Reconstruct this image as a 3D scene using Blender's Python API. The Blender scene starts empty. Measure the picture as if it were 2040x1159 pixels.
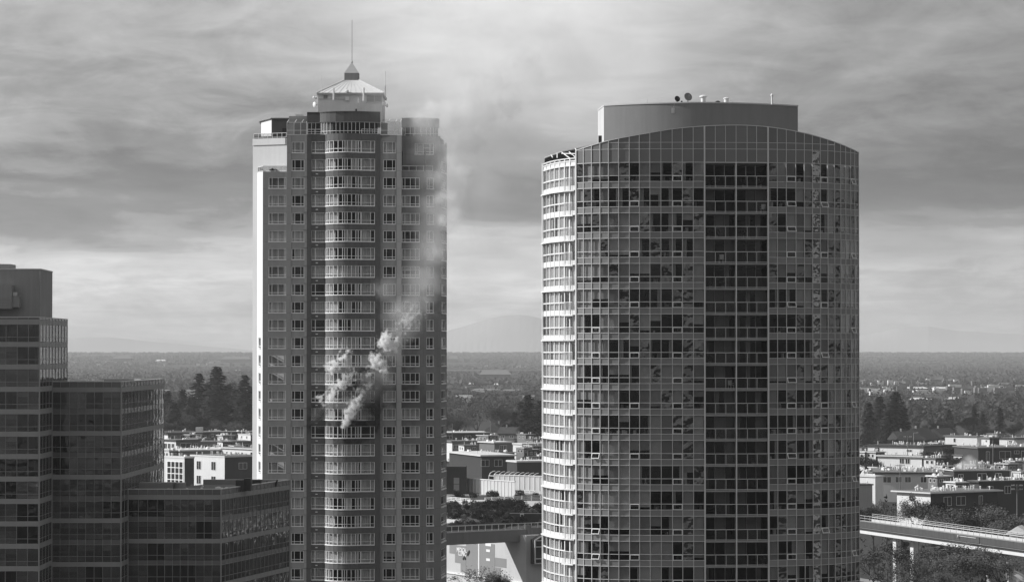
import bpy, math, random
from mathutils import Vector
R = math.radians
scene = bpy.context.scene
col = scene.collection

# ------------------------------------------------------------------ camera
FPX = 5785.0            # focal length in pixels of the 2040 px wide photograph
EYE = 48.0              # metres above the street
HOR = 700.0             # picture row of the eye level
PITCH = math.atan((HOR - 579.5) / FPX)
cam_d = bpy.data.cameras.new('camera')
cam = bpy.data.objects.new('camera', cam_d); col.objects.link(cam)
cam.location = (0, 0, EYE)
cam.rotation_euler = (R(90) + PITCH, 0, 0)
cam_d.sensor_width = 36.0; cam_d.lens = 36.0 * FPX / 2040.0
cam_d.clip_start = 1.0; cam_d.clip_end = 150000.0
scene.camera = cam

# ------------------------------------------------------------------ light
SUN_EL, SUN_A = R(33), R(1.5)      # sun stands to the left, a little beyond the towers
sdir = Vector((-math.cos(SUN_EL) * math.cos(SUN_A), math.cos(SUN_EL) * math.sin(SUN_A), math.sin(SUN_EL)))
sun_d = bpy.data.lights.new('sun', 'SUN'); sun_d.energy = 5.0; sun_d.angle = R(0.6)
sun = bpy.data.objects.new('sun', sun_d); col.objects.link(sun)
sun.rotation_euler = sdir.to_track_quat('Z', 'Y').to_euler()

world = bpy.data.worlds.new('World'); scene.world = world; world.use_nodes = True
def build_world():
    nt = world.node_tree; N = nt.nodes; L = nt.links; N.clear()
    out = N.new('ShaderNodeOutputWorld'); bg = N.new('ShaderNodeBackground'); bg.inputs['Strength'].default_value = 0.1
    L.new(bg.outputs[0], out.inputs[0])
    sky = N.new('ShaderNodeTexSky'); sky.sky_type = 'NISHITA'; sky.sun_disc = False
    sky.sun_elevation = SUN_EL; sky.sun_rotation = math.atan2(sdir.x, sdir.y)
    bw = N.new('ShaderNodeRGBToBW'); L.new(sky.outputs[0], bw.inputs[0])
    tc = N.new('ShaderNodeTexCoord'); sep = N.new('ShaderNodeSeparateXYZ'); L.new(tc.outputs['Generated'], sep.inputs[0])
    def m(op, a, b=None, c=None):
        n = N.new('ShaderNodeMath'); n.operation = op
        for i, v in enumerate((a, b, c)):
            if v is None: continue
            if isinstance(v, (int, float)): n.inputs[i].default_value = v
            else: L.new(v, n.inputs[i])
        return n.outputs[0]
    z = m('MAXIMUM', sep.outputs[2], 0.0)
    den = m('ADD', z, 0.13)
    comb = N.new('ShaderNodeCombineXYZ')
    L.new(m('DIVIDE', sep.outputs[0], den), comb.inputs[0]); L.new(m('DIVIDE', sep.outputs[1], den), comb.inputs[1])
    def noise(scale, detail, rough, off, dist=0.0):
        mp = N.new('ShaderNodeMapping'); mp.inputs['Location'].default_value = off
        L.new(comb.outputs[0], mp.inputs[0])
        n = N.new('ShaderNodeTexNoise'); n.inputs['Scale'].default_value = scale; n.inputs['Detail'].default_value = detail
        n.inputs['Roughness'].default_value = rough; n.inputs['Distortion'].default_value = dist
        L.new(mp.outputs[0], n.inputs['Vector']); return n.outputs['Fac']
    n1 = noise(1.7, 5, 0.55, SKY_OFF1, 0.3)
    n2 = noise(6.0, 8, 0.6, SKY_OFF2, 0.6)
    n3 = noise(0.35, 6, 0.55, (3.1, 9.2, 0))
    # billowing heads of the low cloud bank, seen side on
    mp = N.new('ShaderNodeMapping'); mp.inputs['Scale'].default_value = (1, 1, 2.4); mp.inputs['Location'].default_value = SKY_OFF3; L.new(tc.outputs['Generated'], mp.inputs[0])
    nb = N.new('ShaderNodeTexNoise'); nb.inputs['Scale'].default_value = 24.0; nb.inputs['Detail'].default_value = 7; nb.inputs['Roughness'].default_value = 0.62; nb.inputs['Distortion'].default_value = 0.5
    L.new(mp.outputs[0], nb.inputs['Vector']); n4 = nb.outputs['Fac']
    e = m('ADD', z, m('ADD', m('MULTIPLY', m('SUBTRACT', n1, 0.5), 0.060), m('ADD', m('MULTIPLY', m('SUBTRACT', n2, 0.5), 0.012), m('MULTIPLY', m('SUBTRACT', n4, 0.5), 0.036))))
    ramp = N.new('ShaderNodeValToRGB'); L.new(m('DIVIDE', e, 0.2), ramp.inputs[0])
    cr = ramp.color_ramp; cr.interpolation = 'EASE'
    while len(cr.elements) > 1: cr.elements.remove(cr.elements[-1])
    pts = SKY_PTS
    cr.elements[0].position = pts[0][0] / 0.2; cr.elements[0].color = (pts[0][1],) * 3 + (1,)
    for p, v in pts[1:]:
        k = cr.elements.new(p / 0.2); k.color = (v,) * 3 + (1,)
    # the puffy texture that rides on the layers, stronger low down
    tex = m('ADD', 1.0, m('ADD', m('MULTIPLY', m('SUBTRACT', n2, 0.5), SKY_TEX), m('MULTIPLY', m('SUBTRACT', n4, 0.5), 1.0)))
    low = m('MULTIPLY', ramp.outputs[0], tex)
    az = N.new('ShaderNodeMapRange'); az.interpolation_type = 'SMOOTHSTEP'; L.new(m('DIVIDE', sep.outputs[0], m('MAXIMUM', sep.outputs[1], 0.2)), az.inputs[0])
    az.inputs[1].default_value = 0.02; az.inputs[2].default_value = 0.16; az.inputs[3].default_value = 1.0; az.inputs[4].default_value = SKY_RIGHT
    low = m('MULTIPLY', low, az.outputs[0])              # brighter towards the sun's side, duller away from it
    # soft bright patch painted into the sky for the plume's glow
    dist = N.new('ShaderNodeVectorMath'); dist.operation = 'DISTANCE'; L.new(tc.outputs['Generated'], dist.inputs[0]); dist.inputs[1].default_value = Vector((0.002, 1.0, 0.125)).normalized()
    br = N.new('ShaderNodeMapRange'); br.interpolation_type = 'SMOOTHERSTEP'; L.new(m('ADD', dist.outputs['Value'], m('MULTIPLY', m('SUBTRACT', n4, 0.5), 0.05)), br.inputs[0])
    br.inputs[1].default_value = 0.01; br.inputs[2].default_value = 0.088; br.inputs[3].default_value = SKY_GLOW; br.inputs[4].default_value = 0.0
    low = m('ADD', low, br.outputs[0])
    high = m('ADD', 0.20, m('MULTIPLY', m('SMOOTH_MIN', n3, 0.8, 0.1), 0.64))
    high = m('MULTIPLY', high, az.outputs[0])
    w = N.new('ShaderNodeMapRange'); w.interpolation_type = 'SMOOTHSTEP'
    L.new(z, w.inputs[0]); w.inputs[1].default_value = 0.12; w.inputs[2].default_value = 0.42
    mix = N.new('ShaderNodeMix'); mix.data_type = 'FLOAT'
    L.new(w.outputs[0], mix.inputs[0]); L.new(low, mix.inputs[2]); L.new(high, mix.inputs[3])
    mix2 = N.new('ShaderNodeMix'); mix2.data_type = 'FLOAT'; mix2.inputs[0].default_value = 0.88
    L.new(bw.outputs[0], mix2.inputs[2]); L.new(m('MULTIPLY', mix.outputs[0], 10.0), mix2.inputs[3])
    L.new(mix2.outputs[0], bg.inputs['Color'])
SKY_OFF1 = (0.0, 0.0, 0.0); SKY_OFF2 = (4.2, 1.3, 0.0); SKY_OFF3 = (0.37, 0.0, 0.11); SKY_TEX = 0.8; SKY_RIGHT = 0.62; SKY_GLOW = 0.36
SKY_PTS = [(0.0, .46), (0.010, .54), (0.020, .68), (0.028, .80), (0.036, .64), (0.044, .40), (0.052, .22), (0.060, .16),
           (0.070, .24), (0.084, .36), (0.100, .46), (0.125, .52), (0.17, .46), (0.2, .40)]
build_world()

scene.view_settings.view_transform = 'Standard'; scene.view_settings.look = 'None'
scene.view_settings.exposure = 0.0; scene.view_settings.gamma = 1.0
scene.view_settings.use_curve_mapping = False
scene.render.engine = 'CYCLES'
cy = scene.cycles
cy.use_denoising = True
cy.max_bounces = 10; cy.diffuse_bounces = 2; cy.glossy_bounces = 3; cy.transmission_bounces = 4
cy.transparent_max_bounces = 12; cy.volume_bounces = 8
cy.volume_step_rate = 1.0; cy.volume_max_steps = 256
cy.sample_clamp_indirect = 6.0
cy.caustics_reflective = False; cy.caustics_refractive = False

# ------------------------------------------------------------------ helpers
_ct, _st = math.cos(PITCH), math.sin(PITCH)
def P(px, py, Y):
    """the point of the place that stands Y metres down the view at a picture position"""
    a, b = px - 1020.0, 579.5 - py
    dy = FPX * _ct - b * _st; dz = FPX * _st + b * _ct
    t = Y / dy
    return Vector((a * t, Y, EYE + dz * t))
def PX(px, Y): return P(px, HOR, Y).x
def PZ(py, Y): return P(1020, py, Y).z

W = {}
def place(o, parent, loc):
    loc = Vector(loc); W[o.name] = loc
    if parent is not None:
        o.parent = parent; o.location = loc - W[parent.name]
    else: o.location = loc
    return o
def empty(name, loc, parent=None):
    o = bpy.data.objects.new(name, None); col.objects.link(o); o.empty_display_size = 0.5
    return place(o, parent, loc)
def tag(o, label=None, cat=None, group=None, kind=None):
    if label: o['label'] = label
    if cat: o['category'] = cat
    if group: o['group'] = group
    if kind: o['kind'] = kind
    return o
def inst(name, me, parent, loc, rz=0.0, sc=None):
    o = bpy.data.objects.new(name, me); col.objects.link(o); place(o, parent, loc)
    if rz: o.rotation_euler.z = rz
    if sc: o.scale = (sc, sc, sc) if isinstance(sc, (int, float)) else sc
    return o

class Fr:
    """a wall frame: u runs left to right seen from outside, d is outward"""
    def __init__(s, p0, p1):
        s.o = Vector(p0[:2]); d = Vector(p1[:2]) - s.o; s.L = d.length; s.u = d / s.L; s.n = Vector((s.u.y, -s.u.x))
    def pt(s, u, d=0.0): return s.o + s.u * u + s.n * d

class MB:
    def __init__(s): s.v = []; s.f = []; s.m = []
    def hexa(s, b, t, mi=0):
        k = len(s.v); s.v += [tuple(p) for p in b] + [tuple(p) for p in t]
        n = len(b)
        s.f.append(tuple(range(k + n - 1, k - 1, -1))); s.f.append(tuple(range(k + n, k + 2 * n)))
        for i in range(n):
            j = (i + 1) % n; s.f.append((k + i, k + j, k + n + j, k + n + i))
        s.m += [mi] * (n + 2)
        return s
    def box(s, x0, x1, y0, y1, z0, z1, mi=0):
        return s.hexa([(x0, y0, z0), (x1, y0, z0), (x1, y1, z0), (x0, y1, z0)], [(x0, y0, z1), (x1, y0, z1), (x1, y1, z1), (x0, y1, z1)], mi)
    def wb(s, fr, u0, u1, d0, d1, z0, z1, mi=0):
        q = [fr.pt(u0, d1), fr.pt(u1, d1), fr.pt(u1, d0), fr.pt(u0, d0)]
        return s.hexa([(p.x, p.y, z0) for p in q], [(p.x, p.y, z1) for p in q], mi)
    def prism(s, pts, z0, z1, mi=0):
        a = sum(pts[i][0] * pts[(i + 1) % len(pts)][1] - pts[(i + 1) % len(pts)][0] * pts[i][1] for i in range(len(pts)))
        if a < 0: pts = pts[::-1]
        return s.hexa([(p[0], p[1], z0) for p in pts], [(p[0], p[1], z1) for p in pts], mi)
    def tube(s, p, q, r0, r1=None, n=6, mi=0):
        r1 = r0 if r1 is None else r1
        p, q = Vector(p), Vector(q); d = (q - p)
        if d.length < 1e-6: return s
        d.normalize(); a = d.orthogonal().normalized(); b = d.cross(a)
        c = [(a * math.cos(2 * math.pi * i / n) + b * math.sin(2 * math.pi * i / n)) for i in range(n)]
        return s.hexa([p + w * r0 for w in c], [q + w * r1 for w in c], mi)
    def quad(s, a, b, c, d, mi=0):
        k = len(s.v); s.v += [tuple(a), tuple(b), tuple(c), tuple(d)]; s.f.append((k, k + 1, k + 2, k + 3)); s.m.append(mi); return s
    def tri(s, a, b, c, mi=0):
        k = len(s.v); s.v += [tuple(a), tuple(b), tuple(c)]; s.f.append((k, k + 1, k + 2)); s.m.append(mi); return s
    def lathe(s, c, prof, n=16, mi=0, axis=None):
        """profile of (radius, height) turned about an axis through c"""
        ax = Vector(axis or (0, 0, 1)).normalized(); a = ax.orthogonal().normalized(); b = ax.cross(a); c = Vector(c)
        k = len(s.v)
        for r, h in prof:
            for i in range(n):
                t = 2 * math.pi * i / n
                s.v.append(tuple(c + ax * h + (a * math.cos(t) + b * math.sin(t)) * r))
        for j in range(len(prof) - 1):
            for i in range(n):
                i2 = (i + 1) % n
                s.f.append((k + j * n + i, k + j * n + i2, k + (j + 1) * n + i2, k + (j + 1) * n + i)); s.m.append(mi)
        return s
    def mesh(s, name, mats, org=(0, 0, 0)):
        me = bpy.data.meshes.new(name); ox, oy, oz = org
        me.from_pydata([(x - ox, y - oy, z - oz) for x, y, z in s.v], [], s.f)
        if not isinstance(mats, (list, tuple)): mats = [mats]
        for mt in mats: me.materials.append(mt)
        if len(mats) > 1: me.polygons.foreach_set('material_index', s.m)
        me.update(); return me
    def build(s, name, mats, parent=None, org=None):
        if org is None: org = W[parent.name] if parent is not None else Vector((0, 0, 0))
        return inst(name, s.mesh(name, mats, org), parent, org)

# ------------------------------------------------------------------ materials (a black and white photograph: greys only)
def _m(nt):
    N, L = nt.nodes, nt.links
    def m(op, a, b=None, c=None):
        n = N.new('ShaderNodeMath'); n.operation = op
        for i, v in enumerate((a, b, c)):
            if v is None: continue
            if isinstance(v, (int, float)): n.inputs[i].default_value = v
            else: L.new(v, n.inputs[i])
        return n.outputs[0]
    return m
def mat(name, v, rough=0.8, var=0.12, scale=0.6, streak=0.0, metal=0.0, spec=0.3, bump=0.0, bscale=8.0, panel=None, blot=None, island=0.0, perobj=0.0):
    mt = bpy.data.materials.new(name); mt.use_nodes = True
    nt = mt.node_tree; N, L = nt.nodes, nt.links; b = N['Principled BSDF']; m = _m(nt)
    b.inputs['Roughness'].default_value = rough; b.inputs['Metallic'].default_value = metal
    b.inputs['Specular IOR Level'].default_value = spec
    geo = N.new('ShaderNodeNewGeometry')
    def noise(sc, det, vec=None, ro=0.55):
        n = N.new('ShaderNodeTexNoise'); n.inputs['Scale'].default_value = sc; n.inputs['Detail'].default_value = det
        n.inputs['Roughness'].default_value = ro
        L.new(vec or geo.outputs['Position'], n.inputs['Vector']); return n.outputs['Fac']
    fac = m('ADD', 1.0, m('MULTIPLY', m('SUBTRACT', noise(scale, 5), 0.5), var * 2))
    if streak:
        mp = N.new('ShaderNodeMapping'); mp.inputs['Scale'].default_value = (1.6, 1.6, 0.10); L.new(geo.outputs['Position'], mp.inputs[0])
        fac = m('MULTIPLY', fac, m('ADD', 1.0, m('MULTIPLY', m('SUBTRACT', noise(1.0, 6, mp.outputs[0], 0.65), 0.52), streak * 2)))
    if panel:                                   # fine joints of a panelled or rendered wall
        pz, z0 = panel
        sp = N.new('ShaderNodeSeparateXYZ'); L.new(geo.outputs['Position'], sp.inputs[0])
        fr_ = m('FRACT', m('DIVIDE', m('SUBTRACT', sp.outputs[2], z0), pz))
        fac = m('MULTIPLY', fac, m('SUBTRACT', 1.0, m('MULTIPLY', m('LESS_THAN', fr_, 0.018), 0.35)))
    if blot:                                    # soot with a shape of its own
        for (c, r, k) in blot:
            vm = N.new('ShaderNodeVectorMath'); vm.operation = 'DISTANCE'; L.new(geo.outputs['Position'], vm.inputs[0]); vm.inputs[1].default_value = c
            d = m('ADD', vm.outputs['Value'], m('MULTIPLY', m('SUBTRACT', noise(0.9, 5), 0.5), r * 1.1))
            mr = N.new('ShaderNodeMapRange'); mr.interpolation_type = 'SMOOTHSTEP'; L.new(d, mr.inputs[0])
            mr.inputs[1].default_value = r * 0.35; mr.inputs[2].default_value = r; mr.inputs[3].default_value = 1 - k; mr.inputs[4].default_value = 1.0
            fac = m('MULTIPLY', fac, mr.outputs[0])
    if island:
        fac = m('MULTIPLY', fac, m('ADD', 1.0 - island, m('MULTIPLY', geo.outputs['Random Per Island'], island * 2)))
    if perobj:
        oi = N.new('ShaderNodeObjectInfo')
        fac = m('MULTIPLY', fac, m('ADD', 1.0 - perobj, m('MULTIPLY', oi.outputs['Random'], perobj * 2)))
    val = m('MULTIPLY', fac, v)
    cmb = N.new('ShaderNodeCombineColor')
    for i in range(3): L.new(val, cmb.inputs[i])
    L.new(cmb.outputs[0], b.inputs['Base Color'])
    if bump:
        bn = N.new('ShaderNodeBump'); bn.inputs['Strength'].default_value = bump; bn.inputs['Distance'].default_value = 0.05
        L.new(noise(bscale, 4), bn.inputs['Height']); L.new(bn.outputs[0], b.inputs['Normal'])
    return mt
def glass(name, tint, refl, wav=0.0006, wscale=0.5, rough=0.02, fk=.25):
    """window glass: part clear, part mirror, very slightly uneven like real panes"""
    mt = bpy.data.materials.new(name); mt.use_nodes = True
    nt = mt.node_tree; N, L = nt.nodes, nt.links; N.clear(); m = _m(nt)
    out = N.new('ShaderNodeOutputMaterial'); mix = N.new('ShaderNodeMixShader')
    tr = N.new('ShaderNodeBsdfTransparent'); tr.inputs[0].default_value = (tint,) * 3 + (1,)
    gl = N.new('ShaderNodeBsdfGlossy'); gl.inputs['Roughness'].default_value = rough; gl.inputs[0].default_value = (0.9,) * 3 + (1,)
    geo = N.new('ShaderNodeNewGeometry'); n = N.new('ShaderNodeTexNoise'); n.inputs['Scale'].default_value = wscale; n.inputs['Detail'].default_value = 2
    add = N.new('ShaderNodeVectorMath'); add.operation = 'ADD'
    oi = N.new('ShaderNodeObjectInfo'); cmb = N.new('ShaderNodeCombineXYZ')
    L.new(m('MULTIPLY', oi.outputs['Random'], 57.0), cmb.inputs[0]); L.new(m('MULTIPLY', geo.outputs['Random Per Island'], 31.0), cmb.inputs[1])
    L.new(geo.outputs['Position'], add.inputs[0]); L.new(cmb.outputs[0], add.inputs[1]); L.new(add.outputs[0], n.inputs['Vector'])
    bn = N.new('ShaderNodeBump'); bn.inputs['Strength'].default_value = 1.0; bn.inputs['Distance'].default_value = wav * 10
    L.new(n.outputs['Fac'], bn.inputs['Height']); L.new(bn.outputs[0], gl.inputs['Normal'])
    fr = N.new('ShaderNodeFresnel'); fr.inputs['IOR'].default_value = 1.5
    L.new(m('MINIMUM', m('ADD', m('MULTIPLY', fr.outputs[0], fk), refl), 1.0), mix.inputs[0])
    L.new(tr.outputs[0], mix.inputs[1]); L.new(gl.outputs[0], mix.inputs[2]); L.new(mix.outputs[0], out.inputs[0])
    return mt
M = {}
_z_fire = PZ(845, 448)
_soot2 = [((PX(775, 447), 447.5, PZ(760, 448)), 5.5, 0.55), ((PX(815, 448), 448.5, PZ(800, 448)), 5.0, 0.4), ((PX(780, 447), 447.5, PZ(690, 448)), 5.0, 0.4)]
_soot = [((PX(633, 447), 446.5, PZ(836, 448)), 3.4, 0.9), ((PX(741, 447), 446, PZ(815, 448)), 5.0, 0.9), ((PX(700, 446), 445.8, PZ(848, 448)), 4.6, 0.88), ((PX(720, 446), 445.8, PZ(770, 448)), 5.5, 0.7)]
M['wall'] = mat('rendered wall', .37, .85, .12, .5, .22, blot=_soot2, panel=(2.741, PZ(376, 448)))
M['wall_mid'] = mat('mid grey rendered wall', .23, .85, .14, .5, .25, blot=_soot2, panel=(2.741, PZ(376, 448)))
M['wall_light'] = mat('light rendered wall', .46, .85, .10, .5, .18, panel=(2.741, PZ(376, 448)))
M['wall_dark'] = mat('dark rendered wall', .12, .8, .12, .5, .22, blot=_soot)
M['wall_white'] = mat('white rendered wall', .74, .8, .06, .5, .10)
M['white'] = mat('white painted metal', .78, .45, .05, 2.0)
M['frame'] = mat('white window frame', .88, .4, .05, 2.0)
M['alu'] = mat('grey aluminium mullion', .62, .5, .08, 2.0)
M['concrete'] = mat('weathered concrete', .26, .85, .14, .35, .25)
M['concrete_light'] = mat('pale concrete', .55, .85, .10, .4, .12)
M['conc_dark'] = mat('stained concrete parapet', .075, .85, .2, .8, .5)  # low base tone with strong vertical streaks
M['drum'] = mat('smooth grey drum cladding', .22, .7, .10, .3, .16)
M['spandrel'] = mat('grey spandrel glass', .22, .4, .10, 1.5, perobj=.10, spec=.15)
M['parapet_glass'] = mat('opaque parapet glass', .175, .4, .08, 1.0, perobj=.08, spec=.15)
M['spandrel_dark'] = mat('dark spandrel glass', .11, .25, .2, 1.5, perobj=.2, spec=.5)
M['band'] = mat('grey spandrel band', .28, .5, .12, .6, .1)
M['blind'] = mat('drawn roller blind', .66, .9, .10, .8, perobj=.38, island=.3)
M['curtain'] = mat('hanging curtain', .78, .9, .10, 1.2, .15, perobj=.25, island=.2)
M['sheer'] = mat('sunlit sheer curtain', .85, .9, .06, 1.2, perobj=.06, island=.05)  # whiter than the other curtains: sunlight put into the colour
M['room'] = mat('dim room', .05, .9, .2, .8)  # indoor gloom is put into this low tone
M['roomdark'] = mat('dark room wall', .02, .9, .2, .8)  # near-black tone stands in for unlit depth behind the windows
M['black'] = mat('dark metal', .03, .5, .2, 2.0)
M['roof'] = mat('gravel roof', .16, .9, .25, .9, bump=.3)
M['roof_light'] = mat('pale roof sheet', .62, .6, .1, .7)
M['roof_dark'] = mat('dark shingle roof', .05, .9, .25, .8)
M['steel'] = mat('galvanised steel', .55, .4, .1, 2.0, metal=.6)
M['glass'] = glass('window glass', .86, .0)
M['glass_t'] = glass('tinted curtain wall glass', .74, .0)
M['glass_d'] = glass('dark tinted glass', .62, .012, .004, fk=.5)
M['glass_rail'] = glass('railing glass', .74, .0)
M['glass_wavy'] = glass('warped reflective glass', .15, .34, .10, .9)
M['glass_wavy2'] = glass('lightly warped reflective glass', .3, .12, .06, .8)
M['asphalt'] = mat('asphalt', .05, .9, .2, .3)
M['grass'] = mat('turf', .06, .95, .3, .2)
M['leaf_dark'] = mat('dark needles', .017, .9, .3, .2, island=.45)
M['woods'] = mat('far woods', .045, .95, .35, .01, island=.5)
M['leaf'] = mat('leaves', .032, .9, .3, .2, island=.5)
M['leaf_pale'] = mat('pale dry leaves and twigs', .085, .9, .3, .2, island=.5)
M['bark'] = mat('bark', .09, .95, .3, 2.0)
M['stucco'] = mat('white stucco', .68, .9, .10, .4, .12)
M['stucco_grey'] = mat('grey stucco', .17, .9, .12, .4, .12)  # also the shade tone laid on some house fronts
M['stucco_dark'] = mat('dark siding', .05, .9, .2, .4, .15)  # doubles as painted shade on house faces away from the sun
M['dark_glass'] = mat('far dark window glass', .03, .1, .3, .3, spec=.6)
# ================================================================== generic builders
def wall_with_openings(mb, fr, z0, z1, openings, th=0.35, mi=0):
    """a wall whose openings are real gaps: openings = [(u0, u1, [(zbottom, ztop), ...])]"""
    u = 0.0
    for (a, b, rows) in sorted(openings):
        if a > u + 1e-4: mb.wb(fr, u, a, -th, 0, z0, z1, mi)
        z = z0
        for (rb, rt) in sorted(rows):
            if rb > z + 1e-4: mb.wb(fr, a, b, -th, 0, z, min(rb, z1), mi)
            z = rt
        if z < z1 - 1e-4: mb.wb(fr, a, b, -th, 0, z, z1, mi)
        u = b
    if u < fr.L - 1e-4: mb.wb(fr, u, fr.L, -th, 0, z0, z1, mi)

def frame_mesh(name, fr, cuts, h, transom, mt, bar=0.11, dep=0.10, set_in=0.07, org=None):
    mb = MB(); a, b = cuts[0], cuts[-1]
    for i, c in enumerate(cuts):
        w = bar * (0.75 if 0 < i < len(cuts) - 1 else 1.0)
        l = a if i == 0 else (b - w if i == len(cuts) - 1 else c - w / 2)
        mb.wb(fr, l, l + w, -set_in - dep, -set_in, 0.0, h)
    mb.wb(fr, a - 0.04, b + 0.04, -set_in - dep, -set_in + 0.16, -0.06, bar, 0)      # sill
    mb.wb(fr, a + bar, b - bar, -set_in - dep + 0.005, -set_in - 0.005, h - bar, h, 0)
    if transom: mb.wb(fr, a + bar, b - bar, -set_in - dep + 0.01, -set_in - 0.01, transom - bar * 0.4, transom + bar * 0.4, 0)
    return mb.mesh(name, mt, org)

def curtain_mesh(name, fr, a, b, z0, z1, mt, back=0.42, org=None, folds=True):
    mb = MB(); n = max(2, int((b - a) / 0.11)) if folds else 1
    for i in range(n):
        t0, t1 = a + (b - a) * i / n, a + (b - a) * (i + 1) / n
        d0, d1 = (-back - 0.04 * (i % 2), -back - 0.04 * ((i + 1) % 2)) if folds else (-back, -back)
        p, q = fr.pt(t0, d0), fr.pt(t1, d1)
        mb.quad((p.x, p.y, z0), (q.x, q.y, z0), (q.x, q.y, z1), (p.x, p.y, z1))
    return mb.mesh(name, mt, org)

class WinType:
    """one kind of window: frame, its larger panes each a mesh, the slim panes in one mesh, curtains to choose from"""
    def __init__(s, fr, cuts, h, transom, mt_frame, mt_glass, big=0.75, bar=0.11):
        s.org = (*fr.pt((cuts[0] + cuts[-1]) / 2), 0.0); s.fr = fr; s.cuts = cuts; s.h = h
        s.frame = frame_mesh('window', fr, cuts, h, transom, mt_frame, bar=bar, org=s.org)
        s.panes = []; slim = MB(); s.slim = None
        for i in range(len(cuts) - 1):
            a, b = cuts[i] + bar * .4, cuts[i + 1] - bar * .4
            if cuts[i + 1] - cuts[i] >= big:
                s.panes.append(MB().wb(fr, a, b, -0.17, -0.155, bar * .5, h - bar * .5).mesh('pane', mt_glass, s.org))
            else: slim.wb(fr, a, b, -0.17, -0.155, bar * .5, h - bar * .5)
        if slim.v: s.slim = slim.mesh('slim_glazing', mt_glass, s.org)
        s.cache = {}
    def curtain(s, i0, i1, zlo, folds=True):
        k = (i0, i1, round(zlo, 2), folds)
        if k not in s.cache:
            s.cache[k] = curtain_mesh('curtain', s.fr, s.cuts[i0] + .03, s.cuts[i1] - .03, zlo, s.h - .06, M['curtain'] if folds else M['blind'], org=s.org, folds=folds)
        return s.cache[k]
    def put(s, root, z, rng, dress, prefix='window'):
        loc = Vector((s.org[0], s.org[1], z))
        w = inst(prefix, s.frame, root, loc)
        for p in s.panes: inst('pane', p, w, loc)
        if s.slim: inst('slim_glazing', s.slim, w, loc)
        for (i0, i1, zlo, folds) in dress: inst('curtain' if folds else 'blind', s.curtain(i0, i1, zlo, folds), w, loc)
        return w
def dress_random(rng, n, h, p_closed=.33, p_open=.40):
    r = rng.random()
    if r < p_closed: return [(0, n, .05, rng.random() < .7)]
    if r < p_closed + p_open: return []
    if n == 1: return [(0, 1, h * rng.choice((.4, .6)), False)]
    k = rng.randint(1, n - 1)
    if rng.random() < .5: return [(0, k, .05, True)]
    return [(k, n, .05, True)] if rng.random() < .6 else [(0, n, h * rng.choice((.45, .6)), False)]

def railing(root, name, pts, z, h, mt, glass_mt=None, step=1.5, bar=0.05, mid=True):
    """a guard rail of posts, rails and panels along a line of plan points"""
    g = MB(); gl = MB()
    for i in range(len(pts) - 1):
        fr = Fr(pts[i], pts[i + 1]); n = max(1, round(fr.L / step))
        g.wb(fr, 0, fr.L, -bar, bar * .4, z + h - .07, z + h)
        if mid: g.wb(fr, 0, fr.L, -bar * .7, bar * .1, z + .08, z + .13)
        for k in range(n + (1 if i == len(pts) - 2 else 0)):
            u = fr.L * k / n; u = min(u, fr.L - bar)
            g.wb(fr, u, u + bar, -bar * 1.2, bar * .6, z, z + h - .07)
        if glass_mt: gl.wb(fr, .03, fr.L - .03, -.03, -.015, z + .14, z + h - .08)
    r = g.build(name, mt, root)
    if glass_mt: gl.build('railing_glass', glass_mt, r, W[r.name])
    return r

def prism_obj(name, pts, z0, z1, mt, root): return MB().prism(pts, z0, z1).build(name, mt, root)

# ================================================================== the burning tower
LY = 448.0
def lp(px, off=0.0): return Vector((PX(px, LY + off), LY + off))
def lz(py): return PZ(py, LY)
PITCHL = 35.37
def wt(r): return lz(353.2 + PITCHL * r)          # head of the windows of storey r
def wbm(r): return lz(376.0 + PITCHL * r)         # sill
ROWS = list(range(-2, 25))
WH = wt(0) - wbm(0)

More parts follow.
